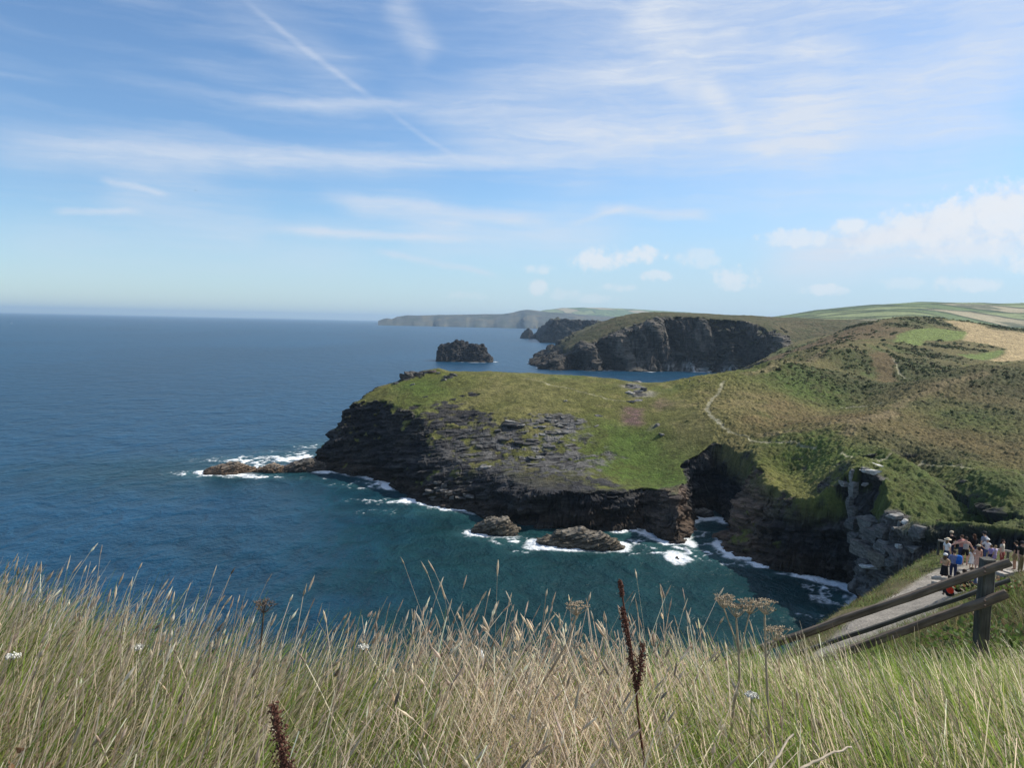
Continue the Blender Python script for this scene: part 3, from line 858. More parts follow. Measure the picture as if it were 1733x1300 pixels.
def sea_rock(name, x, y, lx, ly, h, yaw, seed, label, profile=None, sub=6, tone=(.115, .098, .074), cat='rock', group=None, L=.85, dip=(-.3, .15), z0=0.0):
    bm = bmesh.new(); bmesh.ops.create_icosphere(bm, subdivisions=sub, radius=1.0)
    v = np.array([q.co for q in bm.verts]); f = np.array([[q.index for q in p.verts] for p in bm.faces]); bm.free()
    ax, ay, az = v[:, 0], v[:, 1], v[:, 2]
    hp = np.interp(ax, *zip(*profile)) if profile else np.ones(len(v))
    Xl = np.sign(ax) * np.abs(ax) ** .85 * lx; Yl = np.sign(ay) * np.abs(ay) ** .8 * ly
    Zl = np.where(az > 0, np.abs(az) ** .75 * h * hp, az * 2.0)
    n1 = fbm(Xl / (lx * .6) + seed, Yl / (lx * .6), Zl / (lx * .5), 4, seed)
    Xl = Xl * (1 + .18 * n1); Yl = Yl * (1 + .35 * n1); Zl = Zl * (1 + .25 * n1)
    B = blocks(Xl, Yl, Zl, L, dip, seed); B2 = blocks(Xl + 9, Yl, Zl, L * .45, dip, seed + 1)
    Xl += ax * L * (.75 * B + .3 * B2); Yl += ay * L * (.9 * B + .3 * B2); Zl += np.maximum(az, 0) * L * .55 * B
    c, s = math.cos(yaw), math.sin(yaw)
    P = np.stack([c * Xl - s * Yl, s * Xl + c * Yl, Zl], 1)
    nn = fbm(P[:, 0] / 1.5, P[:, 1] / 1.5, P[:, 2] / .7, 4, seed + 7)
    col = np.tile(np.array(tone, np.float32), (len(P), 1)) * (1 + .45 * nn + .3 * B)[:, None]
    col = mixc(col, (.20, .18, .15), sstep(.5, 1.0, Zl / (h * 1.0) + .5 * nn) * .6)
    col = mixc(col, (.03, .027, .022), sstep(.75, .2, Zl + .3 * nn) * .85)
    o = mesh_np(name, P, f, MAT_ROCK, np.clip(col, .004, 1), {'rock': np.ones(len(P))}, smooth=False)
    o.location = (x, y, z0)
    return tag(o, label, cat, group)


ROCKS = []


def put_rock(px0, px1, pybase, pytop, depth_m, yaw, seed, label, **k):
    a, b = sea_at(px0, pybase), sea_at(px1, pybase)
    c = (a + b) / 2; lx = np.linalg.norm(b - a) / 2
    D = c[1] + depth_m * .3
    h = at((px0 + px1) / 2, pytop, D)[2]
    ROCKS.append((c[0], c[1] + depth_m * .4, lx, depth_m))
    return sea_rock('sea_rock', c[0], c[1] + depth_m * .4, lx, depth_m, h, yaw, seed, label, **k)


put_rock(797, 876, 903, 875, 4.2, -.05, 301, 'squat brown rock in the sea, smaller of the two below the headland',
         profile=[(-1, .35), (-.5, .8), (0, 1.0), (.45, 1.0), (.62, .72), (1, .45)])
put_rock(905, 1056, 926, 896, 4.4, -.16, 302, 'long low brown slate rock tilting into the sea below the headland cliff',
         profile=[(-1, .4), (-.75, .75), (-.62, .55), (-.5, .95), (0, 1.0), (.5, .8), (1, .35)])
a, b = sea_at(345, 803), sea_at(548, 797)
for i, (t, ln, hh, lab) in enumerate(((.20, .24, 4.0, 'low brown reef rock at the seaward tip of the headland spit'), (.54, .16, 3.0, 'small dark reef rock in the middle of the spit among foam'), (.84, .24, 4.4, 'dark reef rock joining the spit to the headland cliff'))):
    c = a + (b - a) * t; lx = np.linalg.norm(b - a) * ln
    ROCKS.append((c[0], c[1] + 2, lx, 4.5))
    sea_rock('sea_rock', c[0], c[1] + 2, lx, 4.2, hh, math.atan2(b[1] - a[1], b[0] - a[0]) + .04, 310 + i, lab, tone=(.13, .095, .068) if i < 2 else (.08, .068, .058), profile=[(-1, .3), (-.4, .8), (.1, 1.0), (.6, .7), (1, .45)])
put_rock(1166, 1210, 874, 862, 3.0, 0, 320, 'dark wet rock in white water at the mouth of the cove', tone=(.07, .065, .06))
put_rock(1143, 1150, 947, 942, .9, 0, 321, 'tiny black rock awash in foam off the headland point', sub=4, tone=(.05, .045, .04))

# ---------------------------------------------------------------- sea
SEA_FINE = depths((60, 140, 2.0, .8), (140, 420, .55, .9))
SEA_ALL = np.r_[SEA_FINE, np.geomspace(421.5, 1300, 330), np.geomspace(1306, 42000, 200)]


def build_sea():
    X, Y = polar(-60, 1800, 2.0, SEA_ALL)
    x, y = X.ravel(), Y.ravel()
    near = y < 420
    d = np.full(x.shape, -400.0)
    d[near] = poly_dist(x[near], y[near], [c for c, k in COAST])
    d[near] += 3 * fbm(x[near] / 16, y[near] / 16, None, 3, 31) + 1.2 * fbm(x[near] / 4, y[near] / 4, None, 3, 37)
    dist = -d
    for rx, ry, lx, ly in ROCKS:
        q = np.sqrt(((x - rx) / (lx * 1.06)) ** 2 + ((y - ry) / (ly * 1.25)) ** 2)
        dist = np.minimum(dist, (q - 1) * np.minimum(lx, ly * 1.6))
    mid = (y > 850) & (y < 1400)
    dd = poly_dist(x[mid], y[mid], [c for c, k in COAST2]) + 16 * fbm(x[mid] / 16, y[mid] / 16, None, 3, 31)
    far_foam = np.zeros(x.shape)
    nfar = fbm(x[mid] / 25, y[mid] / 60, None, 4, 91)
    q = sstep(12, 1, -dd + 10 * nfar) * sstep(-.25, .25, nfar)
    ix, iy, _ = at(787, 612, 1122)
    isl = np.abs(np.sqrt(((x[mid] - ix) / 46) ** 2 + ((y[mid] - iy) / 34) ** 2) - 1) * 36
    q = np.maximum(q, sstep(9, 1, isl + 7 * nfar) * sstep(-.3, .3, nfar) * (y[mid] < iy + 5))
    far_foam[mid] = q
    n1, n2 = fbm(x / 9, y / 9, None, 4, 93), fbm(x / 2.3, y / 2.3, None, 4, 95)
    web = 1 - np.abs(fbm(x / 5.5 + .6 * n1, y / 5.5, None, 4, 97)) * 3.2
    edge = sstep(2.8, .2, dist + 2.4 * n1 + .9 * n2)
    zones = 0
    for px, py, rx, ry, wt in ((420, 780, 20, 10, 1.25), (500, 775, 20, 16, 1.3), (345, 803, 14, 6, 1.4), (430, 808, 30, 3.6, 1.2), (525, 755, 10, 10, 1.0), (460, 790, 24, 6, 1.3), (640, 822, 15, 6, 1.15), (610, 820, 14, 8, .75), (700, 850, 18, 4.5, 1.3), (760, 862, 9, 3, 1.1), (800, 905, 5, 4, .9),
                               (880, 916, 9, 4, 1.0), (940, 928, 10, 3, .9), (1085, 902, 10, 4, 1.3), (1150, 935, 17, 8, 1.15), (1185, 910, 8, 12, .75), (1195, 880, 9, 4, 1.35), (1250, 940, 12, 4, .95), (1290, 957, 12, 2.4, 1.1), (1360, 976, 13, 2.4, .6),
                               (1375, 990, 4, 3, .9), (1400, 995, 7, 4, .85), (1430, 1015, 8, 6, .8), (1365, 1040, 5, 5, .6), (875, 935, 4, 2, .9), (1100, 920, 14, 5, .9), (690, 868, 30, 6, .45), (600, 800, 20, 3, .5)):
        s = sea_at(px, py)
        zones = np.maximum(zones, wt * np.exp(-((x - s[0]) / rx) ** 2 - ((y - s[1]) / ry) ** 2))
    foam = edge * np.clip(zones * 1.6 + .45 * sstep(.05, .45, fbm(x / 14, y / 14, None, 3, 87)), 0, 1)
    foam = np.maximum(foam, sstep(.62, 1.12, zones * (.62 + .38 * np.clip(web, 0, 1)) + .55 * zones ** .5 * n2 + .3 * n1 * zones))
    lace = sstep(.55, .95, web) * sstep(.12, .55, zones + .3 * n1 * (zones > .05)) * .55
    foam = np.maximum(foam, lace)
    foam = np.maximum(foam, far_foam)
    foam[dist < -6] = 0
    # milky water near the broken edge, shallow sand-green in the cove
    milk = np.clip(zones * .6 + sstep(9, 0, dist) * .35, 0, 1)
    shore = sstep(70, 4, dist + 10 * n1)
    Z = .22 * fbm(x / 13, y / 9, None, 3, 99) * sstep(900, 300, y) + .35 * foam * (.4 + n2) * (y < 420)
    deep = np.array((.006, .043, .088)); cove = np.array((.005, .031, .036))
    bx, by = x - (-30), y - 190
    blend = np.maximum(sstep(-75, -5, x + 18 * n1 + .12 * (y - 150)) * sstep(340, 250, y + 14 * n1), shore * .7)
    patch = fbm(x / 160, y / 420, None, 3, 89)
    c = np.tile(deep.astype(np.float32), (len(x), 1)) * (1 + .25 * patch)[:, None]
    c = mixc(c, cove, blend)
    c = mixc(c, (.06, .15, .155), milk * .40)
    f = grid_faces(*X.shape)
    tag(mesh_np('sea', np.stack([x, y, Z], 1), f, MAT_SEA, c, {'foam': foam}), kind='structure')


def sea_material():
    t = NT("sea_water")
    c = t.attr('Col'); foam = t.attr('foam', 'Fac')
    p1 = t.pos((1, .72, 1), (0, 0, math.radians(18)))
    n1 = t.noise(p1, .055, 4, .5, .3)
    n2 = t.noise(p1, .22, 4, .6, .4)
    n3 = t.noise(t.pos((1, .6, 1), (0, 0, math.radians(-12))), .9, 4, .65, .3)
    h = t.math('ADD', t.math('MULTIPLY', n1, 2.6), t.math('ADD', t.math('MULTIPLY', n2, 1.3), t.math('MULTIPLY', n3, .42)))
    wl = t.ramp(t.math('ADD', t.math('MULTIPLY', n2, .6), t.math('MULTIPLY', n1, .4)), .35, .65, .72, 1.32)
    fn = t.noise(t.pos(), 1.1, 6, .7)
    fm = t.ramp(t.math('ADD', foam, t.math('MULTIPLY', t.math('SUBTRACT', fn, .5), 1.1)), .16, .95, 0, 1, True)
    fm = t.math('MULTIPLY', fm, t.ramp(foam, .02, .3, 0, 1))
    t.put(t.b.inputs['Base Color'], t.mix(fm, t.mul(c, wl), (.72, .76, .78, 1)))
    t.put(t.b.inputs['Roughness'], t.ramp(fm, 0, 1, .30, .9))
    t.put(t.b.inputs['Specular IOR Level'], t.ramp(fm, 0, 1, .15, .1))
    t.b.inputs['IOR'].default_value = 1.33
    t.bump(h, 1.0, 1.0)
    return t.m


MAT_SEA = sea_material()
build_sea()

# ---------------------------------------------------------------- air: haze over sea and far land
def build_haze():
    bm = bmesh.new(); bmesh.ops.create_cube(bm, size=1.0)
    me = bpy.data.meshes.new('haze'); bm.to_mesh(me); bm.free()
    o = bpy.data.objects.new('haze', me); COL.objects.link(o)
    o.scale = (72000, 46000, 330); o.location = (0, 20000, 330 / 2 - 6)
    m = bpy.data.materials.new('haze_air'); m.use_nodes = True
    nt = m.node_tree; nt.nodes.clear()
    v = nt.nodes.new('ShaderNodeVolumePrincipled'); out = nt.nodes.new('ShaderNodeOutputMaterial')
    v.inputs['Color'].default_value = (.48, .69, .92, 1); v.inputs['Density'].default_value = HAZE_DENSITY; v.inputs['Anisotropy'].default_value = .2
    nt.links.new(v.outputs[0], out.inputs['Volume'])
    me.materials.append(m); tag(o, kind='stuff')


HAZE_DENSITY = 4.5e-5
build_haze()

# ---------------------------------------------------------------- the cliff-top bank the photograph was taken from
NEAR_PTS = [(0, 0, 58.42), (-3, 0, 58.6), (3, 0, 58.3), (0, 1.5, 58.34), (0, 2.6, 58.28), (-1.2, 2.6, 58.28), (-2.0, 2.8, 58.34), (-2.6, 2.9, 58.46), (1.2, 2.4, 58.26), (2.0, 2.6, 58.18), (-6, 2, 58.9), (6, 2, 58.3),
            (3.2, 3.4, 57.85), (1.6, 3.4, 57.95), (3.1, 4.8, 57.25), (1.6, 5.0, 56.7), (5, 5, 57.5), (2.5, 8, 55.2), (5, 8, 56.2), (7, 9, 56.7), (9.7, 14, 55.0), (6, 15, 52.6), (12, 13, 56), (10, 22, 49.6), (14, 22, 51.6), (20, 24, 53),
            (30, 30, 52), (20, 5, 58.5), (40, 20, 55)]
NEAR_PTS += [tuple(at(*q)) for q in ((1450, 1095, 27), (1500, 1060, 29), (1540, 1030, 32), (1570, 1010, 35.5), (1620, 980, 39.5), (1690, 962, 43), (1640, 972, 40.5), (1733, 958, 45), (1390, 1047, 31), (1450, 1012, 36), (1530, 966, 41.5), (1590, 930, 47),
                                     (1690, 990, 30), (1733, 985, 27), (1660, 1030, 27), (1600, 1058, 26), (1780, 960, 44), (1850, 960, 45))]
tnear = TPS(NEAR_PTS, .05)
LIP = [(-60, -20), (-60, 9), (-20, 5.2), (-3.4, 3.9), (-2.6, 3.5), (-2.0, 3.15), (-1.2, 3.0), (0, 3.0), (.9, 3.25), (1.2, 4.5), (1.3, 6), (2.2, 9), (6, 18), (10, 26.5)] + [C(1385, 1050, 30.5), C(1450, 1012, 36.5), C(1530, 964, 42.5), C(1592, 928, 48.5)] + [(34, 54), (48, 60), (90, 66), (90, -20)]


def near_height(x, y):
    x = np.asarray(x, float); y = np.asarray(y, float)
    z = tnear(x, y)
    d = poly_dist(x, y, LIP)
    o = np.maximum(0, -d)
    s = sstep(3, 18, y)
    return z - o * (1.0 + .35 * sstep(0, 6, o)) - .25 * sstep(1.5, 0, d) * s, d


def near_z(x, y): return float(near_height(np.array([x]), np.array([y]))[0][0])


PATHLINE = [(5.6, 15.5), (8.2, 20.0), C(1440, 1110, 25.5), C(1500, 1062, 29), C(1545, 1030, 32.5), C(1590, 1000, 37), C(1645, 974, 41), C(1710, 962, 44), C(1800, 960, 46)]


def build_near_ground():
    D = np.r_[np.geomspace(.45, 8, 130), np.geomspace(8.2, 90, 230)]
    X, Y = polar(-330, 2050, 6.0, D)
    x, y = X.ravel(), Y.ravel()
    z, d = near_height(x, y)
    pd = line_dist(x, y, PATHLINE)
    n1, n2 = fbm(x / 3, y / 3, None, 4, 401), fbm(x / .7, y / .7, None, 4, 403)
    on = sstep(1.9, 1.4, pd + .25 * n1)
    z = z + (.18 * n1 + .06 * n2) * (1 - on) * sstep(3, 10, y) + .02 * n2 * sstep(5, 0, y)
    c = np.tile(np.array((.075, .078, .028), np.float32), (len(x), 1))
    c = mixc(c, (.11, .085, .045), sstep(-.1, .4, n1) * .6)
    c = mixc(c, (.09, .115, .03), sstep(0, .4, n2 - n1) * .6)
    c = mixc(c, (.22, .20, .17), on * (1 + .2 * n2))
    rk = sstep(2.5, 5, -d) * sstep(-.2, .3, n1) * .6
    f = grid_faces(*X.shape, keep=(z > -3).reshape(X.shape))
    v, f, c, rk = compact(np.stack([x, y, z], 1), f, c * (1 + .3 * n2)[:, None], rk)
    tag(mesh_np('ground', v, f, MAT_NEAR, np.clip(c, .004, 1), {'rock': rk}), kind='structure')
    # the gravel path is its own sheet, a few millimetres over the bank
    P = np.array(PATHLINE); seg = np.linspace(0, len(P) - 1, 160)
    cx, cy = np.interp(seg, range(len(P)), P[:, 0]), np.interp(seg, range(len(P)), P[:, 1])
    tx, ty = np.gradient(cx), np.gradient(cy); L = np.hypot(tx, ty); tx, ty = tx / L, ty / L
    w = np.linspace(-1, 1, 17)
    half = 1.40 + .22 * vnoise(seg * 5, seg * 0 + 3)
    half2 = 1.50 + .22 * vnoise(seg * 5, seg * 0 + 9)
    hw = np.where(w[None] < 0, half[:, None], half2[:, None])
    gx = cx[:, None] + ty[:, None] * w * hw; gy = cy[:, None] - tx[:, None] * w * hw
    gz = near_height(gx.ravel(), gy.ravel())[0].reshape(gx.shape) + .045
    n = fbm(gx.ravel() / .6, gy.ravel() / .6, None, 4, 407)
    col = np.tile(np.array((.235, .215, .185), np.float32), (gx.size, 1)) * (1 + .25 * n)[:, None]
    tag(mesh_np('path', np.stack([gx, gy, gz], -1).reshape(-1, 3), grid_faces(*gx.shape), MAT_NEAR, col, {'rock': np.zeros(gx.size)}), kind='structure')


MAT_NEAR = land_material("bank_soil", .12)
build_near_ground()


# ---------------------------------------------------------------- grass
class Blades:
    """collects grass blades as strips of a few quads; one mesh in the end"""
    def __init__(self): self.v, self.f4, self.c, self.n = [], [], [], 0

    def add(self, base, length, width, azim, lean, curve, face, col, tipcol=None, seg=4, taper=1.0):
        N = len(base)
        t = np.linspace(0, 1, seg + 1)[None, :]
        ang = lean[:, None] + curve[:, None] * t                      # tilt away from upright along the blade
        ds = length[:, None] / seg
        hx = np.cumsum(np.c_[np.zeros(N), (np.sin((ang[:, 1:] + ang[:, :-1]) / 2)) * ds], 1)
        hz = np.cumsum(np.c_[np.zeros(N), (np.cos((ang[:, 1:] + ang[:, :-1]) / 2)) * ds], 1)
        cx = base[:, 0:1] + hx * np.cos(azim)[:, None]; cy = base[:, 1:2] + hx * np.sin(azim)[:, None]; cz = base[:, 2:3] + hz
        w = width[:, None] * .5 * (1 - t ** 2 * taper)
        w = np.maximum(w, width[:, None] * .06)
        wx, wy = np.cos(face)[:, None] * w, np.sin(face)[:, None] * w
        A = np.stack([cx - wx, cy - wy, cz], -1); B = np.stack([cx + wx, cy + wy, cz], -1)
        V = np.stack([A, B], 2).reshape(N, -1, 3)
        i = np.arange(seg) * 2
        q = np.stack([i, i + 1, i + 3, i + 2], 1)
        Fq = (np.arange(N)[:, None, None] * (2 * (seg + 1)) + q[None]).reshape(-1, 4) + self.n
        tc = col if tipcol is None else tipcol
        cc = col[:, None, :] + (tc - col)[:, None, :] * t[..., None]
        cc = np.repeat(cc, 2, axis=1)
        self.v.append(V.reshape(-1, 3)); self.f4.append(Fq); self.c.append(cc.reshape(-1, 3)); self.n += N * 2 * (seg + 1)
        return np.stack([cx[:, -1], cy[:, -1], cz[:, -1]], 1), ang[:, -1]

    def heads(self, tip, ang, azim, length, width, col):
        """spindle seed heads on the stalk tips: four-sided, knobbly"""
        N = len(tip); t = np.array([-.05, .14, .34, .55, .78, 1.0]); r = np.array([.12, .75, 1.0, .85, .55, .05])
        rr = r[None] * width[:, None] * .5 * (1 + .35 * rng.uniform(-1, 1, (N, len(t))))
        dx, dz = np.sin(ang), np.cos(ang)
        D = np.stack([dx * np.cos(azim), dx * np.sin(azim), dz], 1)
        U = np.stack([-np.sin(azim), np.cos(azim), np.zeros(N)], 1); W = np.cross(D, U)
        ctr = tip[:, None, :] + D[:, None, :] * (t[None, :, None] * length[:, None, None])
        ring = [ctr + rr[..., None] * (math.cos(a) * U + math.sin(a) * W)[:, None, :] for a in (0, math.pi / 2, math.pi, 3 * math.pi / 2)]
        V = np.stack(ring, 2)
        k = len(t); q = []
        for a in range(k - 1):
            for s in range(4): q.append((a * 4 + s, a * 4 + (s + 1) % 4, (a + 1) * 4 + (s + 1) % 4, (a + 1) * 4 + s))
        Fq = (np.arange(N)[:, None, None] * (4 * k) + np.array(q)[None]).reshape(-1, 4) + self.n
        cc = np.repeat((col[:, None, :] * (1 + .25 * rng.uniform(-1, 1, (N, k, 1)))), 4, axis=1)
        self.v.append(V.reshape(-1, 3)); self.f4.append(Fq); self.c.append(cc.reshape(-1, 3)); self.n += N * 4 * k

    def build(self, name, mat):
        o = mesh_np(name, np.concatenate(self.v), np.concatenate(self.f4), mat, np.clip(np.concatenate(self.c), .004, 1))
        return tag(o, kind='stuff')


MAT_GRASS = vcol_material("grass_blades", .6, .35, .48)


def pal(cols, n, var=.24):
    c = np.array(cols, np.float32)[rng.integers(0, len(cols), n)]
    return c * (1 + var * rng.normal(size=(n, 1))).astype(np.float32)


G_GREEN = [(.21, .30, .050), (.175, .27, .045), (.24, .31, .070), (.28, .30, .085), (.12, .19, .040)]
G_BLUE = [(.15, .185, .095), (.17, .195, .115)]
G_STRAW = [(.74, .63, .45), (.68, .57, .39), (.80, .70, .52), (.50, .41, .31), (.60, .49, .40), (.33, .25, .18)]
G_PINK = [(.64, .51, .38), (.54, .42, .31)]


def greenness(x, y):
    """where the sward is green rather than dry: -1 dry ... 1 green"""
    a = np.degrees(np.arctan2(x, np.maximum(y, .3)))
    g = .80 * sstep(9, 19, a) + .42 * sstep(-6, -15, a) - .22 * np.exp(-((a - 4) / 9) ** 2) + .5 * sstep(1.9, 1.1, y)
    return g + .25 + .9 * fbm(x / .5, y / .5, None, 3, 421) + .25 * fbm(x / .15, y / .15, None, 2, 423)


def wind(x, n):
    """blade azimuth: leaning left on the right of the bank, right on its left"""
    a = np.where(x + .35 * rng.normal(size=n) > .15, math.pi, 0.0) + rng.normal(0, .6, n)
    return a


def build_grass():
    g = Blades()
    def scatter(n, y0, y1, spread=.90, pad=1.25, power=1.0):
        n = int(n * 1.5)
        y = y0 + (y1 - y0) * rng.random(n) ** power
        x = (rng.random(n) * 2 - 1) * (spread * y + pad)
        z, d = near_height(x, y)
        k = (d > -1.0 * rng.random(n) ** 2)
        return x[k], y[k], z[k], d[k]
    # 1 matted leaf grass
    x, y, z, d = scatter(62000, .9, 4.2)
    gr = greenness(x, y); n = len(x)
    isg = gr + .5 * rng.normal(size=n) > .02
    col = np.where(isg[:, None], pal(G_GREEN, n), pal(G_STRAW, n))
    tip = np.where((rng.random(n) < .22 + .25 * (x < -.4))[:, None], pal(G_STRAW, n), col * 1.15)
    g.add(np.stack([x, y, z - .02], 1), rng.uniform(.32, .70, n), rng.uniform(.0045, .0105, n), wind(x, n), rng.uniform(.05, .60, n), rng.uniform(.1, 1.2, n), rng.uniform(0, math.pi, n), col, tip, 5)
    # 2 dry stems and thin leaves
    x, y, z, d = scatter(17000, .9, 4.0)
    gr = greenness(x, y); k = rng.random(len(x)) < np.clip(.68 - .45 * gr, .16, 1); x, y, z = x[k], y[k], z[k]; n = len(x)
    col = np.where((rng.random(n) < .3)[:, None], pal(G_PINK, n), pal(G_STRAW, n))
    g.add(np.stack([x, y, z - .02], 1), rng.uniform(.42, .70, n), rng.uniform(.0030, .0052, n), wind(x, n), rng.normal(.26, .16, n), rng.uniform(0, .5, n), rng.uniform(0, math.pi, n), col, col * 1.1, 4, .5)
    # 3 flowering stalks with seed heads, thickest along the edge
    x, y, z, d = scatter(7600, 1.0, 3.9)
    gr = greenness(x, y); k = rng.random(len(x)) < np.clip(.60 - .35 * gr, .22, 1) * np.where(d < 1.0, 1, .40); x, y, z = x[k], y[k], z[k]; n = len(x)
    col = np.where((rng.random(n) < .35)[:, None], pal(G_PINK, n), pal(G_STRAW, n))
    az = wind(x, n); h = np.clip(rng.normal(.57, .09, n), .38, .80)
    h = h * (1 + .14 * np.exp(-((x - .25) / .75) ** 2)) * lerp(1, .72, sstep(.25, .5, x / np.maximum(y, .5))) * np.where(rng.random(n) < .03, 1.18, 1)
    tip, ang = g.add(np.stack([x, y, z - .02], 1), h, rng.uniform(.0028, .0042, n), az, np.abs(rng.normal(.14, .13, n)), rng.uniform(.02, .45, n), rng.uniform(0, math.pi, n), col * .9, col * 1.05, 6, .25)
    hc = pal([(.66, .58, .45), (.60, .51, .39), (.72, .65, .53), (.52, .43, .33), (.60, .49, .40)], n)
    g.heads(tip, ang + .1, az, rng.uniform(.026, .072, n), rng.uniform(.0050, .0095, n), hc)
    # 4 broad green leaves low down
    x, y, z, d = scatter(11000, 1.0, 3.8)
    gr = greenness(x, y); k = gr + .35 * rng.normal(size=len(x)) > .15; x, y, z = x[k], y[k], z[k]; n = len(x)
    col = pal(G_GREEN + G_BLUE, n)
    g.add(np.stack([x, y, z], 1), rng.uniform(.26, .60, n), rng.uniform(.009, .018, n), rng.uniform(0, 6.28, n), rng.uniform(.1, .5, n), rng.uniform(.5, 1.8, n), rng.uniform(0, math.pi, n), col * .9, col * 1.2, 6)
    # 4b tall grass between the lip of the bank and the fence
    n = 30000
    x = rng.uniform(.9, 4.6, n); y = rng.uniform(3.1, 4.75, n); z, d = near_height(x, y)
    m = fbm(x / .5, y / .5, None, 3, 441) + .4 * rng.normal(size=n)
    col = np.where((m > -.1)[:, None], pal(G_GREEN, n), pal(G_STRAW, n))
    g.add(np.stack([x, y, z - .02], 1), rng.uniform(.35, .72, n), rng.uniform(.005, .009, n), wind(x, n), rng.uniform(.05, .5, n), rng.uniform(.1, 1.0, n), rng.uniform(0, math.pi, n), col * .9, col * 1.15, 4)
    # 5 dead thatch lying about
    x, y, z, d = scatter(5000, .9, 4.0); n = len(x)
    col = pal([(.34, .27, .17), (.26, .19, .12), (.40, .33, .22)], n)
    g.add(np.stack([x, y, z + rng.uniform(.02, .30, n)], 1), rng.uniform(.2, .5, n), rng.uniform(.0025, .005, n), rng.uniform(0, 6.28, n), rng.uniform(.7, 1.5, n), rng.uniform(-.4, .6, n), rng.uniform(0, math.pi, n), col, None, 3, .5)
    g.build('grass', MAT_GRASS)
    # the slope beyond the fence and along the path: larger tufts, further away
    g = Blades()
    n = 170000
    y = 4.0 + 48 * rng.random(n) ** 1.7; x = y * rng.uniform(.20, .84, n)
    z, d = near_height(x, y)
    pd = line_dist(x, y, PATHLINE)
    k = (d > -2.0) & (pd > 1.38 + .35 * rng.random(n)) & (rng.random(n) < .8 + .6 * fbm(x / 1.2, y / 1.2, None, 3, 431)); x, y, z = x[k], y[k], z[k]; n = len(x)
    m = fbm(x / 2.0, y / 2.0, None, 3, 433) + .5 * rng.normal(size=n)
    col = np.where((m > -.25)[:, None], pal([(.11, .16, .035), (.13, .175, .05), (.09, .125, .03), (.15, .16, .06)], n), np.where((m > -.6)[:, None], pal([(.24, .20, .10), (.20, .16, .08)], n), pal([(.13, .085, .05), (.10, .06, .035)], n)))
    s = np.clip(y / 14, .8, 2.2)
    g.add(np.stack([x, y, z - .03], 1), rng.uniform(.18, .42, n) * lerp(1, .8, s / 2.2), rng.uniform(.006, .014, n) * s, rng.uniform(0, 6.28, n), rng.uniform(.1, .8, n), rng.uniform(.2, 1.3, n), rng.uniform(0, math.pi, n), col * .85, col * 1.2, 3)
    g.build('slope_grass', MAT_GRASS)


build_grass()

# ---------------------------------------------------------------- fence, rails and steps
MAT_WOOD = None


def wood_material(name, col):
    t = NT(name)
    tcn = t.n('ShaderNodeTexCoord').outputs['Object']
    mp = t.n('ShaderNodeMapping'); t.l(tcn, mp.inputs[0]); mp.inputs['Scale'].default_value = (2.2, 26, 26)
    g1 = t.noise(mp.outputs[0], 2.2, 6, .65, .5); g2 = t.noise(tcn, 7, 5, .6)
    t.put(t.b.inputs['Base Color'], t.mul(col, t.math('MULTIPLY', t.ramp(g1, .3, .7, .6, 1.45), t.ramp(g2, .3, .7, .75, 1.25))))
    t.bump(g1, .7, .006)
    return t.set(Roughness=.85, Specular_IOR_Level=.2)


MAT_WOOD = wood_material("weathered_rail_timber", (.145, .115, .088))
MAT_POST = wood_material("dark_post_timber", (.075, .075, .066))
MAT_BOARD = wood_material("pale_step_timber", (.34, .31, .27))


def beam(name, a, b, w, h, mat, parent=None, bev=.008, jitter=.004, seed=0, roll=0.0, nseg=14):
    """a sawn timber from a to b (its long axis), w wide and h deep, with worn edges; local x runs along it"""
    a, b = Vector(a), Vector(b)
    L = (b - a).length; r = np.random.default_rng(seed)
    bm = bmesh.new()
    prof = [(-w / 2, -h / 2 + bev), (-w / 2 + bev, -h / 2), (w / 2 - bev, -h / 2), (w / 2, -h / 2 + bev), (w / 2, h / 2 - bev), (w / 2 - bev, h / 2), (-w / 2 + bev, h / 2), (-w / 2, h / 2 - bev)]
    rings = []
    for i in range(nseg + 1):
        t = i / nseg
        dy, dz = r.normal(0, jitter), r.normal(0, jitter)
        rings.append([bm.verts.new((t * L + (r.normal(0, jitter) if i in (0, nseg) else 0), p[0] + dy + r.normal(0, jitter * .4), p[1] + dz + r.normal(0, jitter * .4))) for p in prof])
    for i in range(nseg):
        for k in range(8): bm.faces.new((rings[i][k], rings[i][(k + 1) % 8], rings[i + 1][(k + 1) % 8], rings[i + 1][k]))
    bm.faces.new(rings[0][::-1]); bm.faces.new(rings[-1])
    bmesh.ops.recalc_face_normals(bm, faces=bm.faces)
    me = bpy.data.meshes.new(name); bm.to_mesh(me); bm.free()
    me.materials.append(mat)
    o = bpy.data.objects.new(name, me); COL.objects.link(o)
    d = (b - a).normalized()
    up = Vector((0, 0, 1)) if abs(d.z) < .9 else Vector((0, 1, 0))
    yv = up.cross(d).normalized(); zv = d.cross(yv)
    M = Matrix((d, yv, zv)).transposed()
    M = M @ Matrix.Rotation(roll, 3, 'X')
    mw = Matrix.Translation(a) @ M.to_4x4()
    if parent is not None:
        o.parent = parent; o.matrix_local = Matrix.Translation(parent.location).inverted() @ mw
    else:
        o.matrix_world = mw
    return o


def V3(px, py, D): return Vector(at(px, py, D))


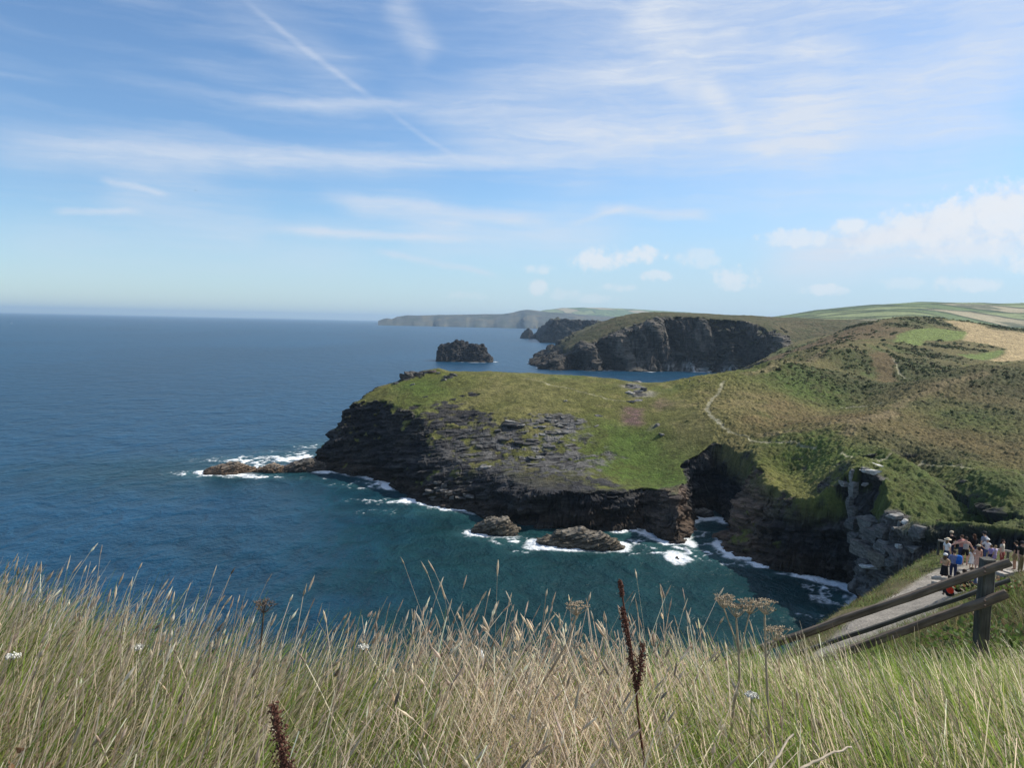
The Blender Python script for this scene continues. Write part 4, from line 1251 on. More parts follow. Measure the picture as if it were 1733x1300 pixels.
# rail fence: one stout post near the right edge, two rails that run down to the left behind the grass
pt = V3(1671, 946, 4.9)
pb = (pt.x, pt.y, near_z(pt.x, pt.y) - .3)
fence = empty('rail_fence', (pt.x, pt.y, near_z(pt.x, pt.y)), 'grey timber rail fence with one stout post sloping down behind the long grass', 'fence')
beam('post', pb, pt, .082, .075, MAT_POST, fence, .010, .002, 3)
beam('top_rail', V3(1709, 951, 4.79), V3(1180, 1136, 5.4), .05, .050, MAT_WOOD, fence, .010, .003, 5)
beam('bottom_rail', V3(1704, 1006, 4.79), V3(1180, 1192, 5.4), .05, .055, MAT_WOOD, fence, .010, .003, 6)
beam('middle_rail', V3(1709, 982, 5.02), V3(1180, 1166, 5.6), .03, .026, MAT_POST, fence, .004, .002, 7)

for py in (962, 969, 1018, 1026):
    q = V3(1667, py, 4.755); bm = bmesh.new()
    bmesh.ops.create_cone(bm, cap_ends=True, segments=8, radius1=.008, radius2=.006, depth=.012, matrix=Matrix.Rotation(math.pi / 2, 4, 'X'))
    me = bpy.data.meshes.new('bolt'); bm.to_mesh(me); bm.free(); me.materials.append(simple_material('rusty_bolt', (.09, .055, .04), .7, .4))
    o = bpy.data.objects.new('bolt', me); COL.objects.link(o); o.parent = fence; o.location = q - fence.location

# handrail behind the crowd, and the timber edged steps
h0, h1 = V3(1588, 915, 46.5), V3(1712, 934, 44.5)
hr = empty('handrail', (h1.x, h1.y, near_z(h1.x, h1.y)), 'pale timber handrail behind the standing crowd', 'handrail')
beam('rail', h0, h1, .09, .11, MAT_BOARD, hr, .01, .006, 11)
for t in (.02, .34, .67, .97):
    p = h0.lerp(h1, t); beam('post', (p.x, p.y + .1, near_z(p.x, p.y + .1) - .2), (p.x, p.y + .1, p.z + .03), .11, .11, MAT_POST, hr, .01, .003, 12)
for i, (px0, py0, px1, py1, D, lab) in enumerate(((1684, 968, 1704, 975, 33, 'lower of two pale timber step boards beside the fence post'), (1692, 965, 1713, 972, 34, 'upper of two pale timber step boards beside the fence post'),
                                                  (1578, 985, 1606, 990, 36.8, 'timber step edge at the feet of the woman in black skirt'), (1578, 977, 1604, 980, 38.0, 'timber step edge just behind the woman in black skirt'))):
    a, b = V3(px0, py0, D), V3(px1, py1, D - .6)
    za = max(near_z(a.x, a.y), near_z(b.x, b.y)) + .02
    o = beam('step_board', (a.x, a.y, max(a.z, za) - .02), (b.x, b.y, max(b.z, near_z(b.x, b.y)) - .0), .26, .16, MAT_BOARD, None, .012, .005, 20 + i)
    tag(o, lab, 'step', 'timber step boards on the path')

# ---------------------------------------------------------------- people on the path
SKINS = {'fair': (.52, .33, .24), 'tan': (.42, .25, .17), 'pink': (.56, .33, .26)}
_mats = {}


def cloth(name, col, rough=.85):
    if name not in _mats: _mats[name] = simple_material(name, col, rough, .15, .18, 14)
    return _mats[name]


def skin_mesh(name, joints, edges, radii, mat, parent, sub=1):
    """one continuous surface grown round a skeleton with the Skin modifier"""
    me = bpy.data.meshes.new(name); me.from_pydata(joints, edges, [])
    o = bpy.data.objects.new(name, me); COL.objects.link(o)
    md = o.modifiers.new('skin', 'SKIN'); md.use_smooth_shade = True
    for i, r in enumerate(radii):
        r = r if isinstance(r, tuple) else (r, r)
        me.skin_vertices[0].data[i].radius = r
    me.skin_vertices[0].data[0].use_root = True
    s = o.modifiers.new('sub', 'SUBSURF'); s.levels = s.render_levels = sub
    dg = bpy.context.evaluated_depsgraph_get()
    nm = bpy.data.meshes.new_from_object(o.evaluated_get(dg))
    o.modifiers.clear(); o.data = nm; nm.name = name
    nm.materials.clear(); nm.materials.append(mat)
    for p in nm.polygons: p.use_smooth = True
    if parent is not None: o.parent = parent
    return o


def pose_joints(pose):
    """joint positions in metres, person facing -y (towards the camera) at the origin, 1.7 m tall"""
    J = {'pelvis': (0, 0, .93), 'waist': (0, 0, 1.06), 'chest': (0, .01, 1.26), 'collar': (0, .02, 1.41), 'neck': (0, .015, 1.47), 'head0': (0, -.005, 1.54), 'head1': (0, -.015, 1.62), 'crown': (0, -.005, 1.685)}
    for s, k in ((-1, 'r'), (1, 'l')):
        J['hip' + k] = (s * .095, 0, .88); J['knee' + k] = (s * .10, -.015, .49); J['ankle' + k] = (s * .10, .02, .085); J['toe' + k] = (s * .12, -.13, .03)
        J['sh' + k] = (s * .175, .02, 1.39); J['elbow' + k] = (s * .225, .03, 1.11); J['wrist' + k] = (s * .235, -.05, .87); J['palm' + k] = (s * .235, -.07, .80)
    def setp(**kw):
        for a, b in kw.items(): J[a] = b
    if pose == 'phone':        # forearms raised in front of the chest
        for s, k in ((-1, 'r'), (1, 'l')): setp(**{'elbow' + k: (s * .22, -.02, 1.12), 'wrist' + k: (s * .10, -.24, 1.24), 'palm' + k: (s * .06, -.30, 1.29)})
    elif pose == 'reach':      # one arm out to the side along the rail
        setp(elbowl=(.42, -.04, 1.27), wristl=(.62, -.10, 1.14), palml=(.69, -.12, 1.10), elbowr=(-.30, -.05, 1.15), wristr=(-.42, -.12, 1.02), palmr=(-.46, -.15, .96))
    elif pose == 'shade':      # hand raised to the face
        setp(elbowl=(.38, -.10, 1.36), wristl=(.16, -.16, 1.52), palml=(.10, -.14, 1.57))
    elif pose == 'hips':
        setp(elbowl=(.36, .06, 1.17), wristl=(.19, -.06, 1.02), palml=(.14, -.07, .98))
    elif pose == 'walk':
        setp(kneel=(.10, -.16, .50), anklel=(.10, -.14, .09), toel=(.11, -.28, .035), kneer=(-.10, .03, .49), ankler=(-.10, .22, .13), toer=(-.11, .09, .03), wristl=(.24, .10, .90), palml=(.24, .10, .83))
    elif pose == 'sit':
        dz = -.66
        for k in list(J):
            x, y, z = J[k]
            if k[:4] not in ('knee', 'ankl', 'toel', 'toer'): J[k] = (x, y - (.20 * max(0, z - .93) / .7), z + dz - (.05 if z > 1.2 else 0))
        for s, k in ((-1, 'r'), (1, 'l')):
            setp(**{'hip' + k: (s * .10, -.02, .25), 'knee' + k: (s * .13, -.38, .46), 'ankle' + k: (s * .12, -.52, .10), 'toe' + k: (s * .13, -.66, .04), 'elbow' + k: (s * .26, -.20, .56), 'wrist' + k: (s * .16, -.40, .52), 'palm' + k: (s * .10, -.46, .50)})
    return J


def make_person(px, py, D, height, facing, pose, label, top, bottom, skin='fair', hair=(.06, .04, .03), hair_long=False, hat=None, sleeves=.5, legs='trousers', group='people on the cliff path', lift=0.0):
    a = at(px, py, D); gz = near_z(a[0], a[1]) + lift
    root = empty('person', (a[0], a[1], gz), label, 'person', group)
    k = height / 1.7; root.scale = (k, k, k); root.rotation_euler = (0, 0, facing)
    J = pose_joints(pose); idx = {}; jo = []
    R = dict(pelvis=(.125, .095), waist=(.115, .085), chest=(.135, .10), collar=(.09, .075), neck=.052, head0=(.066, .078), head1=(.078, .094), crown=(.048, .055))
    for s in 'rl': R.update({'hip' + s: .082, 'knee' + s: .056, 'ankle' + s: .036, 'toe' + s: (.040, .024), 'sh' + s: .055, 'elbow' + s: .040, 'wrist' + s: .026, 'palm' + s: (.036, .018)})
    for n in J: idx[n] = len(jo); jo.append(J[n])
    E = [('pelvis', 'waist'), ('waist', 'chest'), ('chest', 'collar'), ('collar', 'neck'), ('neck', 'head0'), ('head0', 'head1'), ('head1', 'crown')]
    for s in 'rl': E += [('pelvis', 'hip' + s), ('hip' + s, 'knee' + s), ('knee' + s, 'ankle' + s), ('ankle' + s, 'toe' + s), ('collar', 'sh' + s), ('sh' + s, 'elbow' + s), ('elbow' + s, 'wrist' + s), ('wrist' + s, 'palm' + s)]
    sk = cloth('skin_' + skin, SKINS[skin], .6)
    body = skin_mesh('body', jo, [(idx[p], idx[q]) for p, q in E], [R[n] for n in J], sk, root)
    # face, ears, fingers joined into the same body mesh
    bm = bmesh.new(); bm.from_mesh(body.data)
    h = Vector(J['head1'])
    def knob(c, r, sc=(1, 1, 1)):
        bmesh.ops.create_icosphere(bm, subdivisions=1, radius=r, matrix=Matrix.Translation(c) @ Matrix.Diagonal((*sc, 1)))
    knob(h + Vector((0, -.095, -.035)), .016, (.8, 1.2, 1.4))
    for s in (-1, 1): knob(h + Vector((s * .080, .005, -.03)), .020, (.4, .8, 1.4))
    knob(h + Vector((0, -.086, -.078)), .016, (1.6, .5, .4))
    for s, kk in ((-1, 'r'), (1, 'l')):
        w, p = Vector(J['wrist' + kk]), Vector(J['palm' + kk]); d = (p - w).normalized()
        side = d.cross(Vector((0, 0, 1)) if abs(d.z) < .8 else Vector((0, 1, 0))).normalized(); nrm = d.cross(side)
        for fi in range(5):
            if fi < 4:
                st = p + side * (fi - 1.5) * .017 + d * .012; ln = (.062, .072, .068, .052)[fi]; dd = (d + nrm * .28).normalized()
            else:
                st = w.lerp(p, .55) + side * .030; ln = .05; dd = (d + side * .8).normalized()
            en = st + dd * ln; q = (en - st).to_track_quat('Z', 'Y').to_matrix().to_4x4()
            bmesh.ops.create_cone(bm, cap_ends=True, segments=5, radius1=.0095, radius2=.006, depth=ln, matrix=Matrix.Translation((st + en) / 2) @ q)
    bm.to_mesh(body.data); bm.free()

    def part(name, chain, rad, mat, edges=None):
        keys = []; ed = []
        for c in chain:
            for p, q in zip(c[:-1], c[1:]):
                for z in (p, q):
                    if z not in keys: keys.append(z)
                ed.append((keys.index(p), keys.index(q)))
        pos = [tuple(z[1]) if isinstance(z, tuple) else J[z] for z in keys]
        return skin_mesh(name, pos, ed, [rad[z[0]] if isinstance(z, tuple) else rad[z] for z in keys], mat, root)
    lerpj = lambda p, q, t: tuple(Vector(J[p]).lerp(Vector(J[q]), t))
    tr = {n: (tuple(q * 1.16 + .006 for q in r) if isinstance(r, tuple) else r * 1.22 + .006) for n, r in R.items()}
    ch = [['pelvis' if legs != 'skirt' else 'waist', 'waist', 'chest', 'collar']] if legs != 'skirt' else [['waist', 'chest', 'collar']]
    for s in 'rl':
        if sleeves > 0:
            if sleeves <= .5: ch.append(['collar', 'sh' + s, ('sl', lerpj('sh' + s, 'elbow' + s, .2 + sleeves))])
            else: ch.append(['collar', 'sh' + s, 'elbow' + s, ('sc', lerpj('elbow' + s, 'wrist' + s, .92))])
    tr.update(sl=.058, sc=.038); tr['neck'] = .06
    part('top', ch, tr, cloth('cloth_' + top[0], top[1]))
    if legs in ('skirt', 'dress'):
        bm = bmesh.new(); n = 18; rings = []
        z0, z1 = (1.08, .55) if pose != 'sit' else (.40, .12)
        for i, t in enumerate(np.linspace(0, 1, 6)):
            rings.append([bm.verts.new(((.15 + .06 * t) * math.cos(q) * (1 + .05 * math.sin(q * 6) * t), (.115 + .07 * t) * math.sin(q) * (1 + .05 * math.cos(q * 5) * t), z0 + (z1 - z0) * t)) for q in np.linspace(0, 2 * math.pi, n, endpoint=False)])
        for i in range(5):
            for j in range(n): bm.faces.new((rings[i][j], rings[i][(j + 1) % n], rings[i + 1][(j + 1) % n], rings[i + 1][j]))
        me = bpy.data.meshes.new('skirt'); bm.to_mesh(me); bm.free(); me.materials.append(cloth('cloth_' + bottom[0], bottom[1]))
        for p in me.polygons: p.use_smooth = True
        o = bpy.data.objects.new('skirt', me); COL.objects.link(o); o.parent = root
    else:
        ch = []
        for s in 'rl':
            c = ['pelvis', 'hip' + s]
            c += [('sh_', lerpj('hip' + s, 'knee' + s, .75))] if legs == 'shorts' else ['knee' + s, ('cuff', lerpj('knee' + s, 'ankle' + s, .93))]
            ch.append(c)
        br = {n: (tuple(q * 1.12 + .006 for q in r) if isinstance(r, tuple) else r * 1.16 + .006) for n, r in R.items()}; br.update(sh_=.085, cuff=.055)
        part('shorts' if legs == 'shorts' else 'trousers', [['waist', 'pelvis']] + ch, br, cloth('cloth_' + bottom[0], bottom[1]))
    # shoes
    for s in 'rl':
        skin_mesh('shoe', [J['ankle' + s], tuple(Vector(J['ankle' + s]) + Vector((0, -.02, -.045))), J['toe' + s]], [(0, 1), (1, 2)], [.045, (.044, .036), (.044, .026)], cloth('shoe_leather', (.06, .055, .05)), root)
    # hair
    bm = bmesh.new(); bmesh.ops.create_icosphere(bm, subdivisions=3, radius=1)
    for v in list(bm.verts):
        if v.co.y < -.45 and v.co.z < .35: v.co.y = -.45 - .1 * v.co.z
    bmesh.ops.transform(bm, verts=bm.verts, matrix=Matrix.Translation(h + Vector((0, .018, .022))) @ Matrix.Diagonal((.092, .108, .098, 1)))
    if hair_long: bmesh.ops.create_icosphere(bm, subdivisions=3, radius=1, matrix=Matrix.Translation(h + Vector((0, .075, -.16))) @ Matrix.Diagonal((.095, .050, .19, 1)))
    for v in bm.verts:
        v.co += Vector((vnoise(np.array([v.co.x * 60]), np.array([v.co.z * 25]))[0], vnoise(np.array([v.co.y * 60]), np.array([v.co.z * 25]), None, 5)[0], 0)) * .006
    me = bpy.data.meshes.new('hair'); bm.to_mesh(me); bm.free(); me.materials.append(cloth('hair_%d' % int(hair[0] * 1000), hair))
    for p in me.polygons: p.use_smooth = True
    o = bpy.data.objects.new('hair', me); COL.objects.link(o); o.parent = root
    if hat:
        bm = bmesh.new(); n = 20; prof = [(.105, .02), (.108, .06), (.095, .10), (.05, .122), (.001, .126)] if hat[0] == 'cap' else [(.19, .035), (.185, .045), (.108, .05), (.104, .10), (.08, .125), (.001, .13)]
        rings = [[bm.verts.new((r * math.cos(q), (r * 1.12) * math.sin(q) - (.085 if hat[0] == 'cap' and i == 0 and math.sin(q) < -.3 else 0), z)) for q in np.linspace(0, 2 * math.pi, n, endpoint=False)] for i, (r, z) in enumerate(prof)]
        for i in range(len(rings) - 1):
            for j in range(n): bm.faces.new((rings[i][j], rings[i][(j + 1) % n], rings[i + 1][(j + 1) % n], rings[i + 1][j]))
        bmesh.ops.translate(bm, verts=bm.verts, vec=h + Vector((0, .012, .0)))
        me = bpy.data.meshes.new('hat'); bm.to_mesh(me); bm.free(); me.materials.append(cloth('hat_' + hat[1], hat[2]))
        for p in me.polygons: p.use_smooth = True
        o = bpy.data.objects.new('hat', me); COL.objects.link(o); o.parent = root
    return root


BLACK, NAVY, WHITE, BLUEC, PEACH = ('black', (.015, .015, .018)), ('navy', (.025, .035, .08)), ('white', (.72, .71, .69)), ('blue', (.16, .20, .36)), ('peach', (.60, .36, .28))
GREYBLUE, RED, LILAC, KHAKI, PINK, DENIM, GREY, TANC = ('greyblue', (.22, .25, .32)), ('red', (.62, .045, .022)), ('lilac', (.34, .30, .55)), ('khaki', (.25, .20, .11)), ('pinkish', (.42, .20, .18)), ('denim', (.09, .13, .26)), ('grey', (.33, .33, .33)), ('tan', (.44, .31, .20))
STRAWHAT, WHITECAP, DARKCAP, TANCAP = ('brim', 'straw', (.60, .52, .38)), ('cap', 'white', (.75, .74, .72)), ('cap', 'dark', (.03, .03, .035)), ('cap', 'tan', (.50, .42, .30))
PI = math.pi
make_person(1597, 985, 38.0, 1.66, PI * .75, 'phone', 'person in a beige top and black skirt with bare legs, nearest standing at left', TANC, BLACK, 'pink', (.10, .06, .035), True, WHITECAP, .3, 'skirt')
make_person(1612, 981, 38.6, 1.72, PI * .8, 'phone', 'person in a blue shirt and dark trousers wearing a bright blue backpack', BLUEC, NAVY, 'fair', (.05, .04, .03), False, None, .9, 'trousers')
bp = make_person
make_person(1600, 971, 42.6, 1.68, PI * .6, 'stand', 'person in a white shirt and straw brimmed hat behind the black skirted woman', WHITE, NAVY, 'fair', (.2, .13, .07), True, STRAWHAT, .4, 'trousers')
make_person(1606, 966, 44.5, 1.76, PI * .9, 'stand', 'person in a tan cap and dark top at the back left of the crowd', BLACK, NAVY, 'fair', (.06, .04, .03), False, TANCAP, .5, 'trousers')
make_person(1624, 964, 44.0, 1.66, PI * 1.1, 'reach', 'person in a pink top with arms spread leaning on the handrail', PINK, NAVY, 'pink', (.09, .05, .03), False, None, .4, 'trousers')
make_person(1632, 961, 43.0, 1.74, PI * .85, 'reach', 'person in a pale vest and black shorts with bare pink legs', GREY, BLACK, 'pink', (.04, .03, .025), False, None, .0, 'shorts')
make_person(1645, 962, 44.3, 1.72, PI * 1.05, 'stand', 'person in black with dark hair right of the black shorts', BLACK, NAVY, 'fair', (.08, .04, .025), True, None, .9, 'trousers')
make_person(1643, 968, 41.8, 1.22, PI * .9, 'stand', 'child in a white dress with bare legs at the front', WHITE, WHITE, 'fair', (.18, .11, .06), True, None, .2, 'dress')
make_person(1653, 972, 40.8, 1.60, PI * 1.0, 'hips', 'person with long brown hair, peach outfit and pale cap', PEACH, PEACH, 'pink', (.075, .04, .025), True, TANCAP, .2, 'dress')
make_person(1662, 962, 45.0, 1.84, PI * 1.1, 'stand', 'tall person in a grey blue shirt standing by the handrail', GREYBLUE, NAVY, 'fair', (.05, .04, .035), False, DARKCAP, .5, 'trousers')
make_person(1668, 962, 44.0, 1.58, PI * .7, 'hips', 'person in a white cap and white top right of the tall grey shirt', WHITE, DENIM, 'fair', (.22, .15, .08), False, WHITECAP, .5, 'trousers')
make_person(1675, 961, 43.6, 1.25, PI * 1.0, 'stand', 'child in a lilac top beside the white capped person', LILAC, NAVY, 'fair', (.16, .10, .05), False, None, .5, 'trousers')
make_person(1682, 962, 43.4, 1.28, PI * 1.15, 'stand', 'child in a pale lilac shirt left of the woman with red scarf', ('palelilac', (.52, .48, .70)), LILAC, 'fair', (.3, .22, .12), False, None, .5, 'shorts')
make_person(1694, 963, 43.0, 1.70, PI * .2, 'stand', 'person with long dark hair in a pale top and red trousers', ('cream', (.55, .50, .42)), ('darkred', (.22, .05, .05)), 'pink', (.045, .025, .02), True, None, .3, 'trousers')
make_person(1716, 966, 42.0, 1.72, PI * 1.2, 'stand', 'person in a black top and khaki shorts facing away at right', BLACK, KHAKI, 'tan', (.03, .025, .02), False, None, .5, 'shorts')
make_person(1726, 972, 40.2, 1.76, PI * .1, 'shade', 'person in a black shirt raising one arm to the face at far right', ('nearblack', (.02, .024, .022)), KHAKI, 'pink', (.03, .022, .02), False, DARKCAP, .4, 'trousers')
make_person(1607, 1019, 31.0, 1.72, PI * .9, 'sit', 'person seated on the path edge in a bright red jacket', RED, BLACK, 'fair', (.05, .03, .025), False, None, .95, 'trousers')
make_person(1622, 1014, 31.8, 1.72, PI * .95, 'sit', 'person seated in dark grey beside the red jacket', ('charcoal', (.05, .05, .052)), BLACK, 'fair', (.03, .025, .02), False, None, .95, 'trousers')
make_person(1634, 1011, 32.4, 1.74, PI * 1.0, 'sit', 'person seated in black between the charcoal and blue jackets', BLACK, BLACK, 'fair', (.06, .04, .03), False, None, .95, 'trousers')
make_person(1648, 1008, 33.0, 1.72, PI * 1.05, 'sit', 'person seated in a denim blue jacket next to the fence post', DENIM, NAVY, 'fair', (.12, .08, .05), False, None, .95, 'trousers')
make_person(1695, 984, 33.0, 1.20, PI * .9, 'sit', 'small person seated in tan clothes right of the fence post', TANC, TANC, 'fair', (.16, .10, .05), False, None, .8, 'trousers')

# a blue backpack on the back of the person in the blue shirt
a = at(1612, 981, 38.6); az_ = PI * .8
bk = empty('backpack', (a[0] + math.sin(-az_) * -.2, a[1] + .0, near_z(a[0], a[1]) + 1.02), 'bright blue backpack on the back of the person in dark trousers', 'backpack')
bk.location = (a[0] + .19, a[1] - .12, near_z(a[0], a[1]) + 1.02); bk.rotation_euler = (0, 0, az_ - PI)


def soft_box(name, sx, sy, sz, loc, mat, parent):
    bm = bmesh.new(); bmesh.ops.create_icosphere(bm, subdivisions=3, radius=1)
    for v in bm.verts: v.co = Vector([math.copysign(abs(q) ** .55, q) for q in v.co])
    bmesh.ops.transform(bm, verts=bm.verts, matrix=Matrix.Translation(loc) @ Matrix.Diagonal((sx, sy, sz, 1)))
    me = bpy.data.meshes.new(name); bm.to_mesh(me); bm.free(); me.materials.append(mat)
    for p in me.polygons: p.use_smooth = True
    o = bpy.data.objects.new(name, me); COL.objects.link(o); o.parent = parent
    return o


soft_box('bag', .16, .11, .25, (0, 0, .22), cloth('bag_blue', (.03, .16, .55)), bk)
soft_box('front_pocket', .12, .05, .11, (0, -.12, .12), cloth('bag_blue_dark', (.02, .10, .40)), bk)

# ---------------------------------------------------------------- crags and boulders
def crag_blocks(blocks_, seed, square=False):
    """angular blocks: (pixel x, pixel y, width px, height px, yaw, tone)"""
    r = np.random.default_rng(seed); V, Fc, Cc, n = [], [], [], 0
    bm = bmesh.new(); bmesh.ops.create_cube(bm, size=2.0); bmesh.ops.subdivide_edges(bm, edges=bm.edges[:], cuts=5, use_grid_fill=True)
    base = np.array([v.co for v in bm.verts]); faces = np.array([[v.index for v in f.verts] for f in bm.faces]); bm.free()
    for px, py, w, h, yaw, tone in blocks_:
        x, y = land_hit(px, py); D = y
        z = float(land_height(np.array([x]), np.array([y]))[0][0])
        sx, sz = w * D / F / 2, h * D / F / 2
        v = base * (1 + .10 * r.normal(size=3))
        # cut corners so no block is a plain box
        for k in range(7):
            nrm = r.normal(size=3); nrm /= np.linalg.norm(nrm); off = r.uniform(1.05, 1.45) if square else r.uniform(.62, 1.15)
            dd = np.maximum(v @ nrm - off, 0); v = v - dd[:, None] * nrm
        P = v * np.array([sx, sx * r.uniform(.7, 1.1), max(sz, .25)])
        P += .16 * min(sx, 1.5) * np.stack([fbm(P[:, 0] * 1.1 + px, P[:, 1] * 1.1 + i * 9, P[:, 2] * 2.2, 3, seed) for i in range(3)], 1)
        c, s = math.cos(yaw), math.sin(yaw); tl = r.normal(0, .12)
        P = np.stack([c * P[:, 0] - s * P[:, 1], s * P[:, 0] + c * P[:, 1], P[:, 2] + tl * P[:, 0]], 1) + np.array([x, y + sx * .25, z + sz * .05])
        nn = fbm(P[:, 0] / .9, P[:, 1] / .9, P[:, 2] / .4, 4, seed + 3)
        V.append(P); Fc.append(faces + n); Cc.append(np.tile(np.array(tone, np.float32), (len(P), 1)) * (1 + .35 * nn + .1 * r.normal())[:, None]); n += len(P)
    return np.concatenate(V), np.concatenate(Fc), np.clip(np.concatenate(Cc), .01, 1)


def crag(name, blocks_, seed, label, cat='rock', group=None, square=False):
    """one outcrop: a single stone, or an Empty whose slabs are its parts"""
    built = [crag_blocks([q], seed + 13 * i, square) for i, q in enumerate(blocks_)]
    root = None
    if len(built) > 1:
        v0 = built[0][0]; root = empty(name, (v0[:, 0].mean(), v0[:, 1].mean(), v0[:, 2].min()), label, cat, group)
    for v, f, c in built:
        ctr = v.mean(0); ctr[2] = v[:, 2].min()
        o = mesh_np('slab' if root else name, v - ctr, f, MAT_ROCK, c, {'rock': np.ones(len(v))}, smooth=False)
        if root: o.parent = root; o.location = Vector(ctr) - root.location
        else: o.location = ctr; tag(o, label, cat, group)


GR, PL, WH, BR = (.115, .112, .106), (.24, .232, .215), (.46, .45, .42), (.17, .13, .09)
crag('crag', [(1450, 897, 30, 22, .25, GR), (1476, 893, 34, 20, .22, (.15, .146, .135)), (1500, 900, 26, 18, .28, GR), (1456, 915, 32, 20, .22, (.11, .107, .10)), (1484, 912, 38, 22, .25, GR), (1470, 936, 38, 30, .25, (.15, .14, .125)), (1502, 930, 30, 24, .2, GR), (1496, 953, 34, 24, .3, (.16, .14, .115)), (1472, 958, 30, 22, .2, GR), (1518, 952, 28, 18, .25, GR)], 701,
     'stepped grey slate crag of square jointed blocks above the shadowed cove wall', square=True)
crag('crag', [(1441, 813, 7, 20, .2, PL), (1430, 830, 16, 8, .2, (.20, .195, .18)), (1444, 838, 11, 26, .25, (.17, .166, .155)), (1440, 858, 13, 30, .2, GR), (1446, 876, 16, 30, .25, (.15, .146, .136))], 702,
     'narrow pale rock rib running down to the blocky crag from the path', square=True)
crag('boulder', [(1473, 800, 30, 9, .1, WH), (1482, 788, 18, 7, .5, WH), (1466, 796, 12, 7, -.2, PL)], 703, 'flat whitish slab of bare rock just below the path bend')
crag('boulder', [(1561, 905, 32, 20, .3, GR), (1550, 912, 16, 12, -.2, GR)], 704, 'rounded grey boulder in dark scrub left of the crowd')
for i, (px, py, w, h, lab) in enumerate(((1464, 825, 10, 8, 'small pale stone between the whitish slab and rock rib'), (1518, 877, 24, 8, 'long flat pale stone in scrub above the grey boulder'), (1533, 886, 12, 8, 'small bright stone at the end of the long flat stone'),
                                          (1522, 893, 8, 12, 'upright thin pale stone beside the square block crag'), (1536, 908, 14, 8, 'low grey stone just left of the rounded boulder'), (1523, 934, 13, 11, 'white stone at the foot of the slope by the crag'), (1478, 970, 40, 9, 'broad white stone ledge at the bottom of the crag'), (1545, 940, 26, 10, 'dull grey stone on the grass edge left of the crowd'))):
    crag('boulder', [(px, py, w, h, .3 * i, (WH if i in (2, 5, 6) else PL) if i != 7 else GR)], 710 + i, lab, 'rock', 'loose stones on the slope')
crag('rock_outcrop', [(684, 639, 13, 10, .1, (.06, .057, .053)), (692, 636, 14, 12, .5, (.07, .066, .06)), (700, 634, 12, 8, -.2, (.09, .085, .08)), (709, 633, 14, 5, .2, (.08, .075, .07)), (721, 632, 10, 4, .4, GR), (731, 631, 14, 5, .2, (.10, .08, .072)), (742, 632, 9, 4, .1, GR), (678, 645, 9, 6, .2, (.06, .06, .06)), (670, 650, 10, 5, .6, (.07, .07, .068))], 730, 'dark rock outcrop on the skyline at the seaward end of the headland')
crag('rock_outcrop', [(757, 640, 16, 6, .1, (.08, .08, .08)), (768, 636, 14, 6, .3, (.09, .09, .085)), (752, 644, 10, 5, 0, (.09, .09, .085))], 731, 'small dark outcrop on the crest grass right of the skyline rock')
crag('rock_outcrop', [(1075 + 7 * math.sin(i * 2.1), 641 + i * 5.2 + 2 * math.sin(i * 3.7), 9 + 5 * (i % 3), 3, 1.1 * i, (.2, .194, .18) if i % 2 else GR) for i in range(9)] + [(1090, 662, 10, 10, .2, (.1, .1, .1))], 732, 'line of pale broken rock crossing the crest of the headland')
r_ = np.random.default_rng(5)
crag('rock_outcrop', [(950 + 34 * r_.normal(), 718 + 11 * r_.normal(), r_.uniform(5, 16), r_.uniform(2, 4), r_.uniform(-.4, .4), (.20, .194, .18) if r_.random() < .5 else (.12, .117, .11)) for i in range(22)], 733, 'scattered pale slabs at the top of the headland rock face')
crag('rock_outcrop', [(915 + 55 * r_.normal(), 752 + 20 * r_.normal(), r_.uniform(10, 30), r_.uniform(2, 4.5), r_.uniform(-.3, .3), (.07, .068, .066) if r_.random() < .6 else (.15, .146, .138)) for i in range(24)], 734, 'dark broken ledges in the middle of the headland rock face')
crag('rock_outcrop', [(755 + 20 * r_.normal(), 835 + 9 * r_.normal(), r_.uniform(8, 22), r_.uniform(3, 6), r_.uniform(-.3, .3), (.11, .106, .10)) for i in range(18)], 735, 'jumble of grey blocks low on the dark cliff above the foam')
for i, (px, py, w, h, lab) in enumerate(((697, 653, 9, 5, 'whitish stone in grass below the skyline outcrop'), (957, 680, 8, 5, 'pale stone alone on the middle of the headland turf'), (1112, 722, 12, 9, 'grey stone in the turf below the heather patch'), (1120, 737, 9, 6, 'lowest dark stone in the turf below the heather'))):
    crag('boulder', [(px, py, w, h, .4 * i, PL if i < 2 else GR)], 740 + i, lab, 'rock', 'stones on the headland turf')


